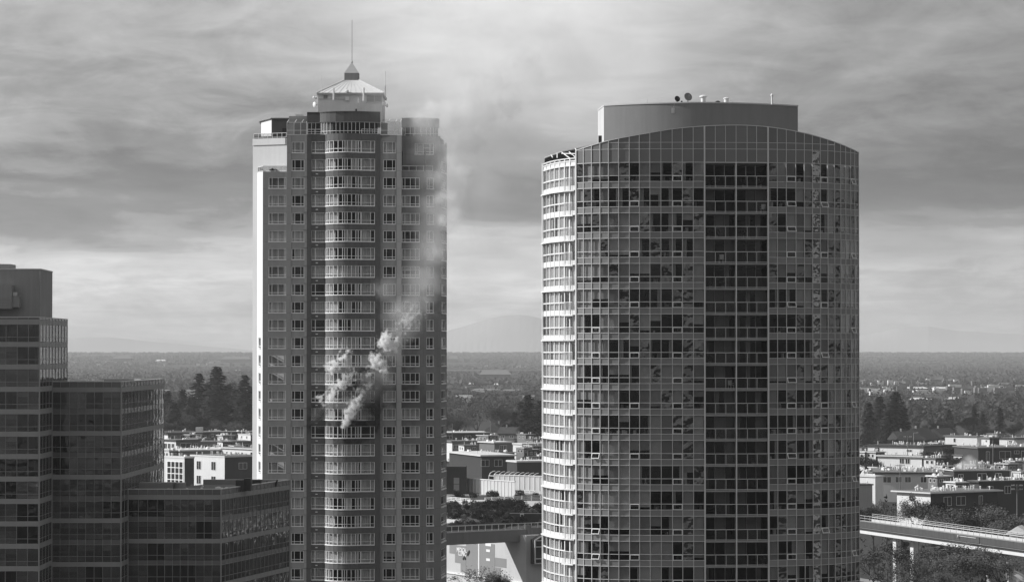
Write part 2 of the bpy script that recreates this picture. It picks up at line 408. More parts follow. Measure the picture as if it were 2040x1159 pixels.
def build_left_tower():
    rng = random.Random(11)
    root = empty('apartment_tower', (PX(690, LY + 12), LY + 12, 0))
    tag(root, 'tall grey apartment tower with curved window bay, pyramid roof and smoke pouring from a window', 'tower')
    Z0 = 0.0
    # ---- walls
    def face(name, pa, pb, ztop, wins, mt, th=.35, z0=Z0, own=None):
        """wins: [(px0, px1, rows, cut pixels, transom?)]"""
        fr = Fr(pa[1], pb[1]); mb = MB()
        def u(px):                                # where a picture column meets this wall line
            k = (px - 1020.0) / FPX
            den = fr.u.x - k * fr.u.y
            return (k * fr.o.y - fr.o.x) / den
        ops = []
        types = []
        for (a, b, rows, cuts) in wins:
            ua, ub = max(0.0, u(a)), min(fr.L, u(b))
            ops.append((ua, ub, [(wbm(r), wt(r)) for r in rows]))
            cu = [ua] + [u(c) for c in cuts] + [ub]
            types.append((WinType(fr, cu, WH, WH * .24, M['frame'], M['glass']), rows, len(cu) - 1))
        wall_with_openings(mb, fr, z0, ztop, ops, th)
        o = mb.build(name, mt, root)
        for t, rows, n in types:
            for r in rows: t.put(root, wbm(r), rng, dress_random(rng, n, WH))
        return o
    def q(px, off): return (px, lp(px, off))
    # set-back wall on the sunny side, lit at a glancing angle
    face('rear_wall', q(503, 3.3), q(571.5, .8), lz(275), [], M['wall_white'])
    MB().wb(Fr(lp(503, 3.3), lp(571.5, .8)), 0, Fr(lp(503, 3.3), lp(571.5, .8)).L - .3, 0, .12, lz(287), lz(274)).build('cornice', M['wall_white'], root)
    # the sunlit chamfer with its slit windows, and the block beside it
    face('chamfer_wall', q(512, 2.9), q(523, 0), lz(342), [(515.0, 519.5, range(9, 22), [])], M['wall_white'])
    face('front_wall', q(523, 0), q(571, 0), lz(342), [(534.7, 569.8, range(0, 23), [541.6, 553.7, 566])], M['wall'])
    face('front_wall', q(579.5, -.05), q(611, -.05), lz(270), [(580.5, 606, ROWS, [587, 599])], M['wall'])
    MB().wb(Fr(lp(571, -.30), lp(579.5, -.30)), 0, 8.5 * LY / FPX, -.5, 0, Z0, lz(270)).build('pilaster', M['wall'], root)
    MB().wb(Fr(lp(606.2, -.10), lp(611, -.10)), 0, 4.8 * LY / FPX, -.5, 0, Z0, lz(270)).build('pilaster', M['wall_light'], root)
    face('front_wall', q(757.5, 0), q(790, 0), lz(270), [(763, 788.5, ROWS, [769.5, 781.5])], M['wall'])
    MB().wb(Fr(lp(790, -.35), lp(799.5, -.35)), 0, 9.5 * LY / FPX, -1.4, 0, Z0, lz(270)).build('pilaster', M['wall_light'], root)
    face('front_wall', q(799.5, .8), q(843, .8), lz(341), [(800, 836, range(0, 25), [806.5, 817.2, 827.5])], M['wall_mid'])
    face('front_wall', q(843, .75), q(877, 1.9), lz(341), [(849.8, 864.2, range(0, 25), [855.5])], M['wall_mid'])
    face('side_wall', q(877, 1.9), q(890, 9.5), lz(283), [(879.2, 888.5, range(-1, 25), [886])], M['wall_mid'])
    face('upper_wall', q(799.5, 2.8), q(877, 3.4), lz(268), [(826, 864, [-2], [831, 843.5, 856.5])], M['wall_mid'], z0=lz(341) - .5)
    # dark piers either side of the bay
    prism_obj('dark_pier', [lp(611, -.2), lp(620.3, -.2), lp(620.3, .6), lp(611, .6)], Z0, lz(268), M['wall_dark'], root)
    prism_obj('dark_pier', [lp(746.6, -1.35), lp(757.5, -.9), lp(757.5, .6), lp(746.6, .6)], Z0, lz(268), M['wall_dark'], root)
    # ---- the curved bay
    bow = [(620.3, 0), (628, 0), (647, -.05), (648.5, -.5), (651, -1.0), (655.5, -1.55), (663.6, -2.15), (672.7, -2.5), (682, -2.7), (686.5, -2.75),
           (691.5, -2.77), (700.4, -2.65), (709, -2.35), (714, -2.1), (719, -1.8), (738, -1.45), (746.6, -1.4)]
    bp = [lp(a, b) for a, b in bow]
    edges = [lz(268)] + [z for r in ROWS if r <= 23 for z in (wt(r) + .02, wbm(r) - .04)] + [Z0]
    for t, b in zip(edges[::2], edges[1::2]):
        band = MB()
        for i in range(len(bp) - 1): fr = Fr(bp[i], bp[i + 1]); band.wb(fr, 0, fr.L, -.4, 0, b, t)
        band.build('bay_band', M['wall_dark'], root)
    hB = WH + .06
    # one bay window mesh set shared by every storey
    org = (*lp(684, -1), 0.0); fm = MB(); slim = MB(); panes = []
    for i in range(len(bp) - 1):
        fr = Fr(bp[i], bp[i + 1]); L = fr.L
        thick = .17 if i in (2, 14) else .085
        fm.wb(fr, -thick / 2, thick / 2, -.16, -.02, .0, hB)
        fm.wb(fr, 0, L, -.15, .07, -.05, .10); fm.wb(fr, 0, L, -.15, -.03, hB - .07, hB); fm.wb(fr, 0, L, -.14, -.04, .52, .58)
        g = MB() if L > .74 else slim
        g.wb(fr, .02, L - .02, -.11, -.095, .08, hB - .05)
        if g is not slim: panes.append(g.mesh('pane', M['glass'], org))
    fr = Fr(bp[-2], bp[-1]); fm.wb(fr, fr.L - .09, fr.L, -.17, -.015, 0, hB)
    frame = fm.mesh('bay_window', M['frame'], org); slimm = slim.mesh('slim_glazing', M['glass'], org)
    cc = {}
    def bay_curtain(i0, i1, zlo):
        k = (i0, i1, zlo)
        if k not in cc:
            mb = MB()
            for i in range(i0, i1):
                fr = Fr(bp[i], bp[i + 1]); n = max(2, int(fr.L / .12))
                for j in range(n):
                    p = fr.pt(fr.L * j / n, -.42 - .05 * (j % 2)); s = fr.pt(fr.L * (j + 1) / n, -.42 - .05 * ((j + 1) % 2))
                    mb.quad((p.x, p.y, zlo), (s.x, s.y, zlo), (s.x, s.y, hB - .05), (p.x, p.y, hB - .05))
            cc[k] = mb.mesh('curtain', M['curtain'], org)
        return cc[k]
    for r in ROWS:
        if r > 23: continue
        loc = Vector((org[0], org[1], wbm(r) - .03))
        w = inst('bay_window', frame, root, loc)
        for p in panes: inst('pane', p, w, loc)
        inst('slim_glazing', slimm, w, loc)
        if r == 14: runs = []
        else:
            runs = []
            if rng.random() < .78: runs.append((0, 2, .05))
            runs.append((2, rng.choice((5, 6, 6, 7)), .05))
            if rng.random() < .35: runs.append((9, 11, .05))
            k = rng.choice((11, 12, 13, 14)); runs.append((k, 16 if rng.random() < .7 else 15, .05))
            if rng.random() < .2: runs = [(0, 16, .05)]
        for (a, b, c) in runs: inst('curtain', bay_curtain(a, b, c), w, loc)
        if r >= 0:
            z = wt(r) + .42; c = lp(631, -.06)
            MB().box(c.x - .17, c.x + .17, c.y - .20, c.y, z, z + .13).build('soffit_light', M['white'], root)
            c = lp(603, -.1); MB().box(c.x, c.x + .62, c.y - .22, c.y + .02, wt(r) + .12, wt(r) + .20).build('drip_ledge', M['wall_light'], root)
    # ---- inside: floors and a core, toned near-black so the rooms look unlit
    ring = [lp(524, 3.2), lp(571, .6), lp(620, .7)] + [p + Vector((0, .55)) for p in bp[2:-1]] + [lp(757, .6), lp(799, 1.3), lp(843, 1.4), lp(875, 2.6), lp(886, 10), lp(884, 25), lp(524, 25)]
    fl = MB()
    ringu = [lp(575, 1.2), lp(620, .7)] + [p + Vector((0, .55)) for p in bp[2:-1]] + [lp(757, .6), lp(796, 1.3), lp(800, 3.4), lp(873, 4.0), lp(884, 10.5), lp(884, 25), lp(540, 25), lp(540, 5)]
    for r in ROWS: fl.prism(ring if r >= 0 else ringu, wbm(r) - .5, wbm(r) - .15)
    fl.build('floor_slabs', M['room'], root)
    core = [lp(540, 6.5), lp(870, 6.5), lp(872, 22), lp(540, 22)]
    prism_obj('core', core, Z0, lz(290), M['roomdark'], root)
    part = MB()                                    # party walls between flats
    for px in (571, 612, 660, 752, 800, 846): a = lp(px, .75); part.box(a.x - .08, a.x + .08, LY + 1.0, LY + 6.4, Z0, lz(300))
    part.build('party_walls', M['room'], root)
    for (a, b) in ((lp(884, 24.8), lp(890, 9.5)),):
        pass
    prism_obj('back_wall', [lp(503, 3.5), lp(506, 26), lp(889, 26), lp(890, 9.8), lp(886, 9.9), lp(884, 25.3), lp(511, 25.3), lp(508, 4.0)], Z0, lz(276), M['wall'], root)
    # ---- roofs and terraces
    prism_obj('roof_deck', [lp(506, 3.6), lp(571, 1.2), lp(612, .3), lp(648, .2), lp(684, -1.6), lp(719, -1.2), lp(752, -.4), lp(799, .4), lp(800, 3.3), lp(874, 3.9), lp(884, 10), lp(884, 25), lp(510, 25)], lz(272), lz(269.5), M['roof'], root)
    prism_obj('terrace_deck', [lp(514, 2.9), lp(524, .35), lp(571, .35), lp(571, 1.0)], lz(343), lz(341.5), M['roof_light'], root)
    prism_obj('terrace_deck', [lp(800, 1.1), lp(843, 1.1), lp(876, 2.2), lp(876, 3.3), lp(800, 3.0)], lz(342), lz(340.5), M['roof_light'], root)
    railing(root, 'terrace_railing', [lp(513, 2.7), lp(523.5, .15), lp(571, .15)], lz(341.5), .85, M['white'], M['glass_rail'], 1.0)
    railing(root, 'terrace_railing', [lp(800, .95), lp(843, .95), lp(862, 1.5)], lz(340.5), .85, M['white'], M['glass_rail'], 1.2)
    railing(root, 'roof_railing', [lp(504.5, 3.2), lp(570, .8)], lz(273.6), .78, M['white'], M['glass_rail'], .85)
    railing(root, 'roof_railing', [lp(806, 2.9), lp(873, 3.5)], lz(271), .6, M['white'], M['glass_rail'], 1.2)
    MB().tube((*lp(540, 1.6), lz(341.5)), (*lp(545, 1.6), lz(336)), .5, .3, 7).tube((*lp(549, 1.4), lz(341.5)), (*lp(546, 1.4), lz(337)), .45, .2, 7).build('terrace_plant', M['leaf'], root)
    # left penthouse: white walls, the front's shade laid on as a dark sheet
    ph = [lp(519.5, 9), lp(540, 4), lp(576, 4), lp(576, 14), lp(521, 14)]
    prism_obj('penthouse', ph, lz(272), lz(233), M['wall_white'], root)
    MB().wb(Fr(ph[1], ph[2]), .05, Fr(ph[1], ph[2]).L, 0, .06, lz(271), lz(233.5)).build('penthouse_front_shade', M['wall_dark'], root)
    MB().wb(Fr(lp(562, 3.9), lp(571, 3.9)), 0, .62, 0, .1, lz(268), lz(252)).build('penthouse_door', M['black'], root)
    prism_obj('penthouse_roof', [lp(515, 9), lp(538.5, 3.4), lp(576, 3.4), lp(576, 14), lp(517, 14)], lz(233), lz(231.6), M['concrete'], root)
    prism_obj('stair_head', [lp(575, 3.0), lp(611, 3.0), lp(611, 9), lp(575, 9)], lz(271), lz(228.5), M['wall_light'], root)
    MB().prism([lp(588, 5), lp(604, 5), lp(604, 8), lp(588, 8)], lz(228.5), lz(223)).build('roof_plant', M['steel'], root)
    # bay penthouse: windows below a tall plain parapet, curved like the bay
    up = [(611, .2), (636, .2), (638.5, -.15), (643, -.55), (649, -.95), (656, -1.25), (668, -1.6), (684, -1.75), (700, -1.75), (716, -1.5), (736, -1.0), (757, -.3)]
    upp = [lp(a, b + .25) for a, b in up]
    pw = MB(); gl = MB(); fm = MB()
    for i in range(len(upp) - 1):
        fr = Fr(upp[i], upp[i + 1]); pw.wb(fr, 0, fr.L, -.4, 0, lz(244), lz(224.5))
        pw.wb(fr, 0, fr.L, -.45, .08, lz(224.5), lz(223.2))
        gl.wb(fr, 0, fr.L, -.22, -.2, lz(268.5), lz(244))
        n = max(1, round(fr.L / .7))
        for k in range(n): fm.wb(fr, fr.L * k / n, fr.L * k / n + .06, -.26, -.14, lz(268.5), lz(244))
        for py in (268.3, 262.5, 245): fm.wb(fr, 0, fr.L, -.25, -.15, lz(py), lz(py) + .07)
    pw.build('bay_parapet', M['wall_dark'], root); gl.build('penthouse_glazing', M['glass'], root); fm.build('penthouse_frame', M['frame'], root)
    prism_obj('penthouse_core', [lp(613, 3.5), lp(752, 3.5), lp(752, 10), lp(613, 10)], lz(270), lz(226), M['room'], root)
    prism_obj('penthouse_roof', upp + [lp(757, 11), lp(611, 11)], lz(227), lz(226), M['roof'], root)
    MB().wb(Fr(lp(641, .3), lp(664, .3)), 0, 1.7, 0, .05, lz(267), lz(247)).build('curtain', M['curtain'], root)
    railing(root, 'balcony_railing', [lp(612, -.5), lp(640, -.7)], lz(269), .85, M['white'], None, .9)
    railing(root, 'balcony_railing', [lp(720, -1.75), lp(752, -1.2)], lz(269), .8, M['white'], None, .9)
    # glazed sun rooms either side
    for (x0, x1, t, slope) in ((570.5, 610.5, 244, True), (757.5, 798, 243, True)):
        a, b, c, d = lp(x0, -.15), lp(x1, -.15), lp(x1, 3.2), lp(x0, 3.2)
        fr = Fr(a, b); g = MB(); f = MB()
        g.wb(fr, .04, fr.L - .04, -.06, -.04, lz(269), lz(t)); g.wb(Fr(d, a), .04, 3.2, -.06, -.04, lz(269), lz(t)); g.wb(Fr(b, c), .04, 3.2, -.06, -.04, lz(269), lz(t))
        for k in range(4):
            u = (fr.L - .08) * (0, .36, .70, 1.0)[k]; f.wb(fr, u, u + .08, -.1, 0, lz(269), lz(t))
        for py in (269, 260.5, t + .8): f.wb(fr, .08, fr.L - .08, -.09, -.01, lz(py), lz(py) + .07)
        for u in (0.02, .4, .75, .98):
            p = fr.pt(fr.L * u, -.1); f.tube((p.x, p.y, lz(t)), (p.x + .1, p.y + 2.6, lz(t - 8)), .035, None, 4)
        g.quad((a.x, a.y, lz(t)), (b.x, b.y, lz(t)), (b.x, b.y + 2.6, lz(t - 8)), (a.x, a.y + 2.6, lz(t - 8)))
        s = f.build('sunroom_frame', M['frame'], root); g.build('sunroom_glass', M['glass'], root)
        MB().wb(fr, fr.L * .02, fr.L * .35, -.8, -.75, lz(268), lz(t + 2)).build('blind', M['blind'], root)
    # right penthouse with its curved parapet
    rp = [lp(799.5, 4.2), lp(806, 4.0), lp(826, 3.7), lp(850, 3.9), lp(866, 4.6), lp(875, 5.8)]
    w = MB(); g = MB(); f = MB()
    for i in range(len(rp) - 1):
        fr = Fr(rp[i], rp[i + 1]); w.wb(fr, 0, fr.L, -.4, 0, lz(250), lz(231)); g.wb(fr, 0, fr.L, -.25, -.23, lz(270), lz(250))
        for k in range(2): f.wb(fr, fr.L * k / 2, fr.L * k / 2 + .06, -.28, -.2, lz(270), lz(250))
    w.build('penthouse_parapet', M['wall_dark'], root); g.build('penthouse_glazing', M['glass'], root); f.build('penthouse_frame', M['frame'], root)
    prism_obj('penthouse_core', [lp(801, 7), lp(872, 8), lp(872, 14), lp(801, 14)], lz(270), lz(234), M['room'], root)
    prism_obj('penthouse_roof', rp + [lp(875, 16), lp(799.5, 16)], lz(235), lz(234), M['roof'], root)
    # ---- crown: plant room with hipped roof, lantern, pyramid and mast
    CY = 13.0
    def cp(px, off=0.0): return lp(px, CY + off)
    def cz(py): return PZ(py, LY + CY)
    a, b = cp(633), cp(761); D = b.x - a.x
    MB().box(a.x, b.x, a.y, a.y + D, lz(232), cz(189)).build('plant_room', M['wall_white'], root)
    e0, e1 = cp(630, -.4), cp(764.5, -.4); De = e1.x - e0.x
    MB().box(e0.x, e1.x, e0.y, e0.y + De, cz(189.5), cz(185.5)).build('eave', M['wall_light'], root)
    cx = (a.x + b.x) / 2; cyy = e0.y + De / 2
    t0 = 27.0 / FPX * LY * .55
    hip = MB(); zt = cz(160) + .35; ze = cz(185.5)
    c4 = [(e0.x, e0.y), (e1.x, e0.y), (e1.x, e0.y + De), (e0.x, e0.y + De)]; d4 = [(cx - t0, cyy - t0), (cx + t0, cyy - t0), (cx + t0, cyy + t0), (cx - t0, cyy + t0)]
    hip.hexa([(x, y, ze) for x, y in c4], [(x, y, zt) for x, y in d4])
    for i in range(4): hip.tube((*c4[i], ze + .05), (*d4[i], zt + .05), .09, None, 5)
    for i in range(1, 12):                          # standing seams
        t = i / 12; hip.tube((c4[0][0] * (1 - t) + c4[1][0] * t, c4[0][1], ze + .02), (d4[0][0] * (1 - t) + d4[1][0] * t, d4[0][1], zt + .02), .03, None, 4)
    hip.build('hipped_roof', M['roof_light'], root)
    zl = zt + 1.15
    MB().box(cx - t0 * 1.0, cx + t0 * 1.0, cyy - t0, cyy + t0, zt - .05, zl).build('lantern', M['concrete'], root)
    zp = zl + 1.75
    py_ = MB().hexa([(cx - t0 * 1.03, cyy - t0 * 1.03, zl), (cx + t0 * 1.03, cyy - t0 * 1.03, zl), (cx + t0 * 1.03, cyy + t0 * 1.03, zl), (cx - t0 * 1.03, cyy + t0 * 1.03, zl)],
              [(cx - .08, cyy - .08, zp), (cx + .08, cyy - .08, zp), (cx + .08, cyy + .08, zp), (cx - .08, cyy + .08, zp)])
    py_.build('pyramid_roof', M['steel'], root)
    tx = math.tan(0); top = cz(41) + .6
    MB().lathe((cx, cyy, zp - .1), [(.02, 0), (.16, .1), (.16, .3), (.07, .4), (.07, .6), (.07, .65), (.05, top - zp + .1), (.0, top - zp + .12)], 8).build('mast', M['steel'], root)
    # aerials and dishes on the plant room
    def aerial(px, y0, y1, r, off=-.7, mt='white'):
        p = cp(px, off); MB().tube((p.x, p.y, cz(y1)), (p.x, p.y, cz(y0)), r, r, 6).build('aerial', M[mt], root)
    aerial(639.5, 154, 184, .035); aerial(767, 143, 172, .06); aerial(767, 172, 192, .12, mt='steel')
    aerial(664, 176, 200, .16); aerial(724, 176, 202, .16); aerial(713, 196, 224, .05); aerial(728, 214, 224, .05); aerial(709, 218, 224, .14, mt='black')
    for k in range(6): p = cp(714, -.75); MB().box(p.x, p.x + .18, p.y - .05, p.y, cz(200 + 4 * k), cz(200 + 4 * k) + .08).build('aerial_rung', M['white'], root)
    for (px, py, r, ax) in ((624, 209, .42, (-.8, -.6, 0)), (622, 195, .22, (-.9, -.3, 0)), (628, 196, .2, (-.3, -.9, 0)), (691, 182, .26, (0, -1, .1)), (766, 208, .38, (.5, -.8, 0)), (772, 211, .3, (.8, -.5, 0))):
        p = cp(px, -.5); MB().lathe((p.x, p.y, cz(py)), [(0, .06), (r * .5, .04), (r, .12), (r, .16), (r * .55, .30), (.08, .34), (.08, .75), (0, .75)], 14, axis=(-ax[0], -ax[1], -ax[2])).build('dish_aerial', M['white'], root)
    p = cp(691, -.4); MB().box(p.x - .3, p.x + .3, p.y, p.y + .5, cz(201), cz(193.5)).build('equipment_box', M['white'], root)
    for (x0, x1, y0, y1) in ((644, 652, 190.5, 196.5), (730, 745, 190.5, 203), (745.5, 760, 190.5, 203)):
        p0, p1 = cp(x0, -.03), cp(x1, -.03); MB().box(p0.x, p1.x, p0.y - .03, p0.y + .02, cz(y1), cz(y0)).build('louvre', M['concrete'], root)
    p0, p1 = cp(634, -.06), cp(690, -.06); MB().box(p0.x, p1.x, p0.y - .08, p0.y + .02, cz(197.8), cz(196.8)).build('cable_tray', M['steel'], root)
    p0, p1 = cp(729, -.06), cp(761, -.06); MB().box(p0.x, p1.x, p0.y - .08, p0.y + .02, cz(205.5), cz(203.5)).build('cable_tray', M['steel'], root)
    p = lp(870, 9); MB().tube((p.x, p.y, lz(234)), (p.x, p.y, lz(212)), .03, .02, 5).build('aerial', M['steel'], root)
    return root
left_tower = build_left_tower()

M['slab'] = mat('weathered balcony concrete', .30, .9, .25, 1.2, .3); M['dim_blind'] = mat('grey balcony blind', .45, .9, .2, 1.0, island=.4)
# ================================================================== curtain walls
def curtain_wall(root, pts, rows, spec, limit=300, blinds=None, override=None, minw=0.0, used=None):
    """glass skin along a plan line. rows = [(z0, z1, kind, storey)], spec[kind] = (part name, material, d0, d1).
    The 300 largest pieces of a kind are parts, the rest of that kind one part."""
    frs = [Fr(pts[i], pts[i + 1]) for i in range(len(pts) - 1)]
    items = {}
    for i, fr in enumerate(frs):
        for (z0, z1, kind, st) in rows:
            if kind is None: continue
            mt = None
            if override:
                mt = override(i, kind, st)
                if mt == 'skip': continue
            items.setdefault(kind, []).append((-fr.L * (z1 - z0), i, z0, z1, mt or spec[kind][1], st))
    used = {} if used is None else used
    for kind, lst in items.items():
        lst.sort(key=lambda t: (t[0] if minw == 0 else 0, t[1], -t[2])); name, _, d0, d1 = spec[kind]; cache = {}; rest = MB(); rm = []
        for (ar, i, z0, z1, mt, st) in lst:
            fr = frs[i]
            if fr.L >= minw and used.get(kind, 0) < limit:
                used[kind] = used.get(kind, 0) + 1
                k = (i, round(z1 - z0, 3), mt)
                if k not in cache: cache[k] = MB().wb(fr, .012, fr.L - .012, d0, d1, .012, z1 - z0 - .012).mesh(name, M[mt], (fr.o.x, fr.o.y, 0))
                inst(name, cache[k], root, (fr.o.x, fr.o.y, z0))
            else:
                if mt not in rm: rm.append(mt)
                rest.wb(fr, .012, fr.L - .012, d0, d1, z0 + .012, z1 - .012, rm.index(mt))
        if rest.v: tag(rest.build(name + '_field', [M[x] for x in rm], root), kind='stuff')
    if blinds:
        rest = MB(); cache = {}
        for i, fr in enumerate(frs):
            for st, (z0, z1) in blinds[0].items():
                b = blinds[1](i, st)
                if not b: continue
                lo, mt = b; h = z1 - z0
                if used.get('blind', 0) < limit and fr.L >= max(minw, .55):
                    used['blind'] = used.get('blind', 0) + 1
                    k = (i, lo, mt)
                    if k not in cache: cache[k] = (curtain_mesh('blind', fr, .02, fr.L - .02, h * lo + .03, h - .03, M[mt], .2, (fr.o.x, fr.o.y, 0), mt != 'blind'))
                    inst('blind' if mt == 'blind' else 'curtain', cache[k], root, (fr.o.x, fr.o.y, z0))
                else:
                    p, q = fr.pt(.02, -.2), fr.pt(fr.L - .02, -.2)
                    rest.quad((p.x, p.y, z0 + h * lo + .03), (q.x, q.y, z0 + h * lo + .03), (q.x, q.y, z1 - .03), (p.x, p.y, z1 - .03))
        if rest.v: tag(rest.build('blind_field', M['blind'], root), kind='stuff')
    return used

def mullions(root, pts, z0, z1, mt, w=.06, proud=.07, thick=(), tops=None, name='mullion'):
    for i, p in enumerate(pts):
        d = Vector(pts[min(i + 1, len(pts) - 1)]) - Vector(pts[max(i - 1, 0)]); d.normalize()
        ww = .16 if i in thick else w
        fr = Fr(Vector(p) - d * ww / 2, Vector(p) + d * ww / 2)
        MB().wb(fr, 0, ww, -.08, proud + (.05 if i in thick else 0), z0, tops[i] if tops else z1).build(name, M[mt], root)
def transoms(root, pts, zs, mt, h=.06, proud=.05, name='transom'):
    for z in zs:
        mb = MB()
        for i in range(len(pts) - 1):
            fr = Fr(pts[i], pts[i + 1]); mb.wb(fr, .03, fr.L - .03, -.06, proud, z - h / 2, z + h / 2)
        mb.build(name, M[mt], root)

# ================================================================== the rounded glass tower
RY = 311.0
def rp_(px, off=0.0): return Vector((PX(px, RY + off), RY + off))
def rz(py): return PZ(py, RY)
def build_right_tower():
    rng = random.Random(5)
    root = empty('glass_tower', (PX(1400, RY + 14), RY + 14, 0))
    tag(root, 'rounded dark glass apartment tower with arched parapet, centre balconies and drum penthouse', 'tower')
    NF = 17; FP = 50.25; Y0 = 323.7
    def yf(k): return Y0 + FP * k
    left = [(1148.5, 2.6), (1163, 1.9), (1179, 1.3), (1195.7, .85), (1212.5, .5), (1232.7, .25), (1254, .1), (1274, .0), (1295, -.08), (1317, -.12), (1339.5, -.14), (1359.7, -.14), (1381.4, -.12), (1404, -.08)]
    mid = [(1404, -.08), (1425.5, 0), (1446, .06), (1467, .13), (1489, .22), (1508, .32), (1530.6, .45)]
    right = [(1530.6, .45), (1549, .65), (1567, .9), (1586, 1.2), (1603, 1.55), (1619, 2.0), (1634.6, 2.5), (1649.6, 3.05), (1663, 3.65), (1675, 4.3), (1685, 5.0), (1695, 5.8), (1703, 6.6), (1711, 7.5)]
    PL, PM, PR = [[rp_(a, b) for a, b in L] for L in (left, mid, right)]
    rows = []; vis = {}; low = {}
    for k in range(NF + 1):
        z0, z1, z2, z3 = rz(yf(k)), rz(yf(k) + 26.1), rz(yf(k) + 37.9), rz(yf(k + 1))
        rows += [(z1, z0, 'vision', k), (z2, z1, 'lower', k), (z3, z2, 'spandrel', k)]
        vis[k] = (z2, z0)
    zbot = rows[-1][0]
    spec = {'vision': ('pane', 'glass_t', -.02, 0), 'lower': ('lower_pane', 'glass_t', -.02, 0), 'spandrel': ('spandrel_panel', 'spandrel', -.06, .0)}
    dl = {0: {9, 10, 11, 6}, 1: set(range(4, 13)) | {1, 2}, 2: set(range(8, 13)), 3: {7, 8, 9, 10, 11}, 4: {8, 9, 10}, 5: {5, 6, 7, 8, 9, 10}, 6: {1, 2, 8, 9, 10}, 7: {4, 5, 6, 8, 9, 10},
          8: {1, 2, 3, 6}, 9: {5, 6, 12}, 10: {3, 4, 5, 6, 7}, 11: {1, 2}, 12: {7, 8, 9, 10, 11, 12}, 13: {8, 9, 10, 12}, 14: {1, 3, 9}, 15: {1, 2, 3, 10}, 16: {1, 2, 6, 9, 10, 11}, 17: {3, 4}}
    dr = {0: {3, 6, 11}, 1: {0, 1, 2, 6}, 2: {1, 6}, 3: set(), 4: set(), 5: {0, 1, 2, 6}, 6: {0, 1, 2, 3, 4, 7}, 7: {0, 1, 2, 3, 4}, 8: {10}, 9: {1, 2, 3, 4, 6, 7}, 10: {0, 1, 2, 3, 4, 9, 10}, 11: {0, 1, 2, 3, 4, 6},
          12: {2, 3, 4, 6}, 13: {0, 1, 2, 6}, 14: {0, 6}, 15: {1, 2, 4}, 16: {3, 4, 7}, 17: {1}}
    half = {(6, 5), (9, 9), (8, 8), (14, 2)}
    def bl(i, st):
        if i in dl.get(st, ()): return (.62, 'blind') if (st * 7 + i) % 5 == 0 and i not in (9, 10) else None
        if (st, i) in half: return (.55, 'blind')
        return (0.0, 'curtain') if i < 4 and st in (3, 7, 11, 13) else ((.0, .0, .0, .3, .0, .12, .45)[(i // 2 * 5 + st * 3) % 7], 'blind')
    def br(i, st):
        if i in dr.get(st, ()): return None
        return ((.0, .0, .32, .0, .1, .5)[(i // 2 * 3 + st * 5) % 6], 'blind')
    def ovl(i, kind, st):
        if i == 11 and st in (4, 5, 6, 7, 8, 9, 10, 11, 14, 15) and kind != 'spandrel': return 'glass_wavy2'
        if kind != 'spandrel' and (i * 37 + st * 101) % 23 < 3: return 'glass_wavy2'
        return None
    def ovr(i, kind, st):
        if i == 5: return 'glass_wavy' if kind != 'spandrel' else None
        if i == 8 and st not in (9,): return 'glass_wavy2' if kind != 'spandrel' else None
        if kind != 'spandrel' and (i * 31 + st * 67) % 19 < 3: return 'glass_wavy2'
        return None
    used = curtain_wall(root, PL, rows, spec, limit=190, blinds=(vis, bl), override=ovl)
    curtain_wall(root, PR, rows, spec, limit=300, blinds=(vis, br), override=ovr, used=used)
    # arched parapet: one tall panel per bay
    arch = [(1148.5, 300.5), (1163, 295.5), (1179, 290.5), (1195.7, 285.5), (1212.5, 281), (1232.7, 276.5), (1254, 272.5), (1274, 269), (1295, 265.5), (1317, 261.5), (1339.5, 258), (1359.7, 255.5), (1381.4, 253.6), (1404, 252),
            (1425.5, 251), (1446, 250.4), (1467, 250.2), (1489, 250.6), (1508, 251.6), (1530.6, 253.6), (1549, 256), (1567, 258.8), (1586, 262.4), (1603, 266), (1619, 270), (1634.6, 274.4), (1649.6, 279), (1663, 283.6), (1675, 288), (1685, 292.2), (1695, 296.6), (1703, 300.4), (1711, 304.6)]
    allp = PL + PM[1:] + PR[1:]
    offs = [b for a, b in left] + [b for a, b in mid[1:]] + [b for a, b in right[1:]]
    za = [PZ(y, RY + o) for (x, y), o in zip(arch, offs)]
    zb = rz(Y0); z284, z297 = rz(284), rz(297)
    for i in range(len(allp) - 1):
        fr = Fr(allp[i], allp[i + 1]); L = fr.L
        zs = [zb + .02]
        for zz in (z297, z284):
            if zz < min(za[i], za[i + 1]) - .15: zs.append(zz)
        for j in range(len(zs)):
            lo = zs[j] + (.02 if j else 0)
            if j + 1 < len(zs): h0 = h1 = zs[j + 1] - .02
            else: h0, h1 = za[i], za[i + 1]
            q = [fr.pt(.015, 0), fr.pt(L - .015, 0), fr.pt(L - .015, -.06), fr.pt(.015, -.06)]
            mb = MB().hexa([(p.x, p.y, lo) for p in q], [(q[0].x, q[0].y, h0), (q[1].x, q[1].y, h1), (q[2].x, q[2].y, h1), (q[3].x, q[3].y, h0)])
            wav = i == 24 and j == 0
            inst('parapet_panel', mb.mesh('parapet_panel', M['glass_wavy' if wav else 'parapet_glass'], (fr.o.x, fr.o.y, lo)), root, (fr.o.x, fr.o.y, lo))
    cap = MB()
    for i in range(len(allp) - 1):
        fr = Fr(allp[i], allp[i + 1]); q0, q1, q2, q3 = fr.pt(-.01, .07), fr.pt(fr.L + .01, .07), fr.pt(fr.L + .01, -.18), fr.pt(-.01, -.18)
        cap.hexa([(q0.x, q0.y, za[i] - .01), (q1.x, q1.y, za[i + 1] - .01), (q2.x, q2.y, za[i + 1] - .01), (q3.x, q3.y, za[i] - .01)],
                 [(q0.x, q0.y, za[i] + .07), (q1.x, q1.y, za[i + 1] + .07), (q2.x, q2.y, za[i + 1] + .07), (q3.x, q3.y, za[i] + .07)])
    cap.build('parapet_coping', M['alu'], root)
    transoms(root, allp, [z297], 'alu', .045, .03)
    transoms(root, allp[4:27], [z284], 'alu', .045, .03)
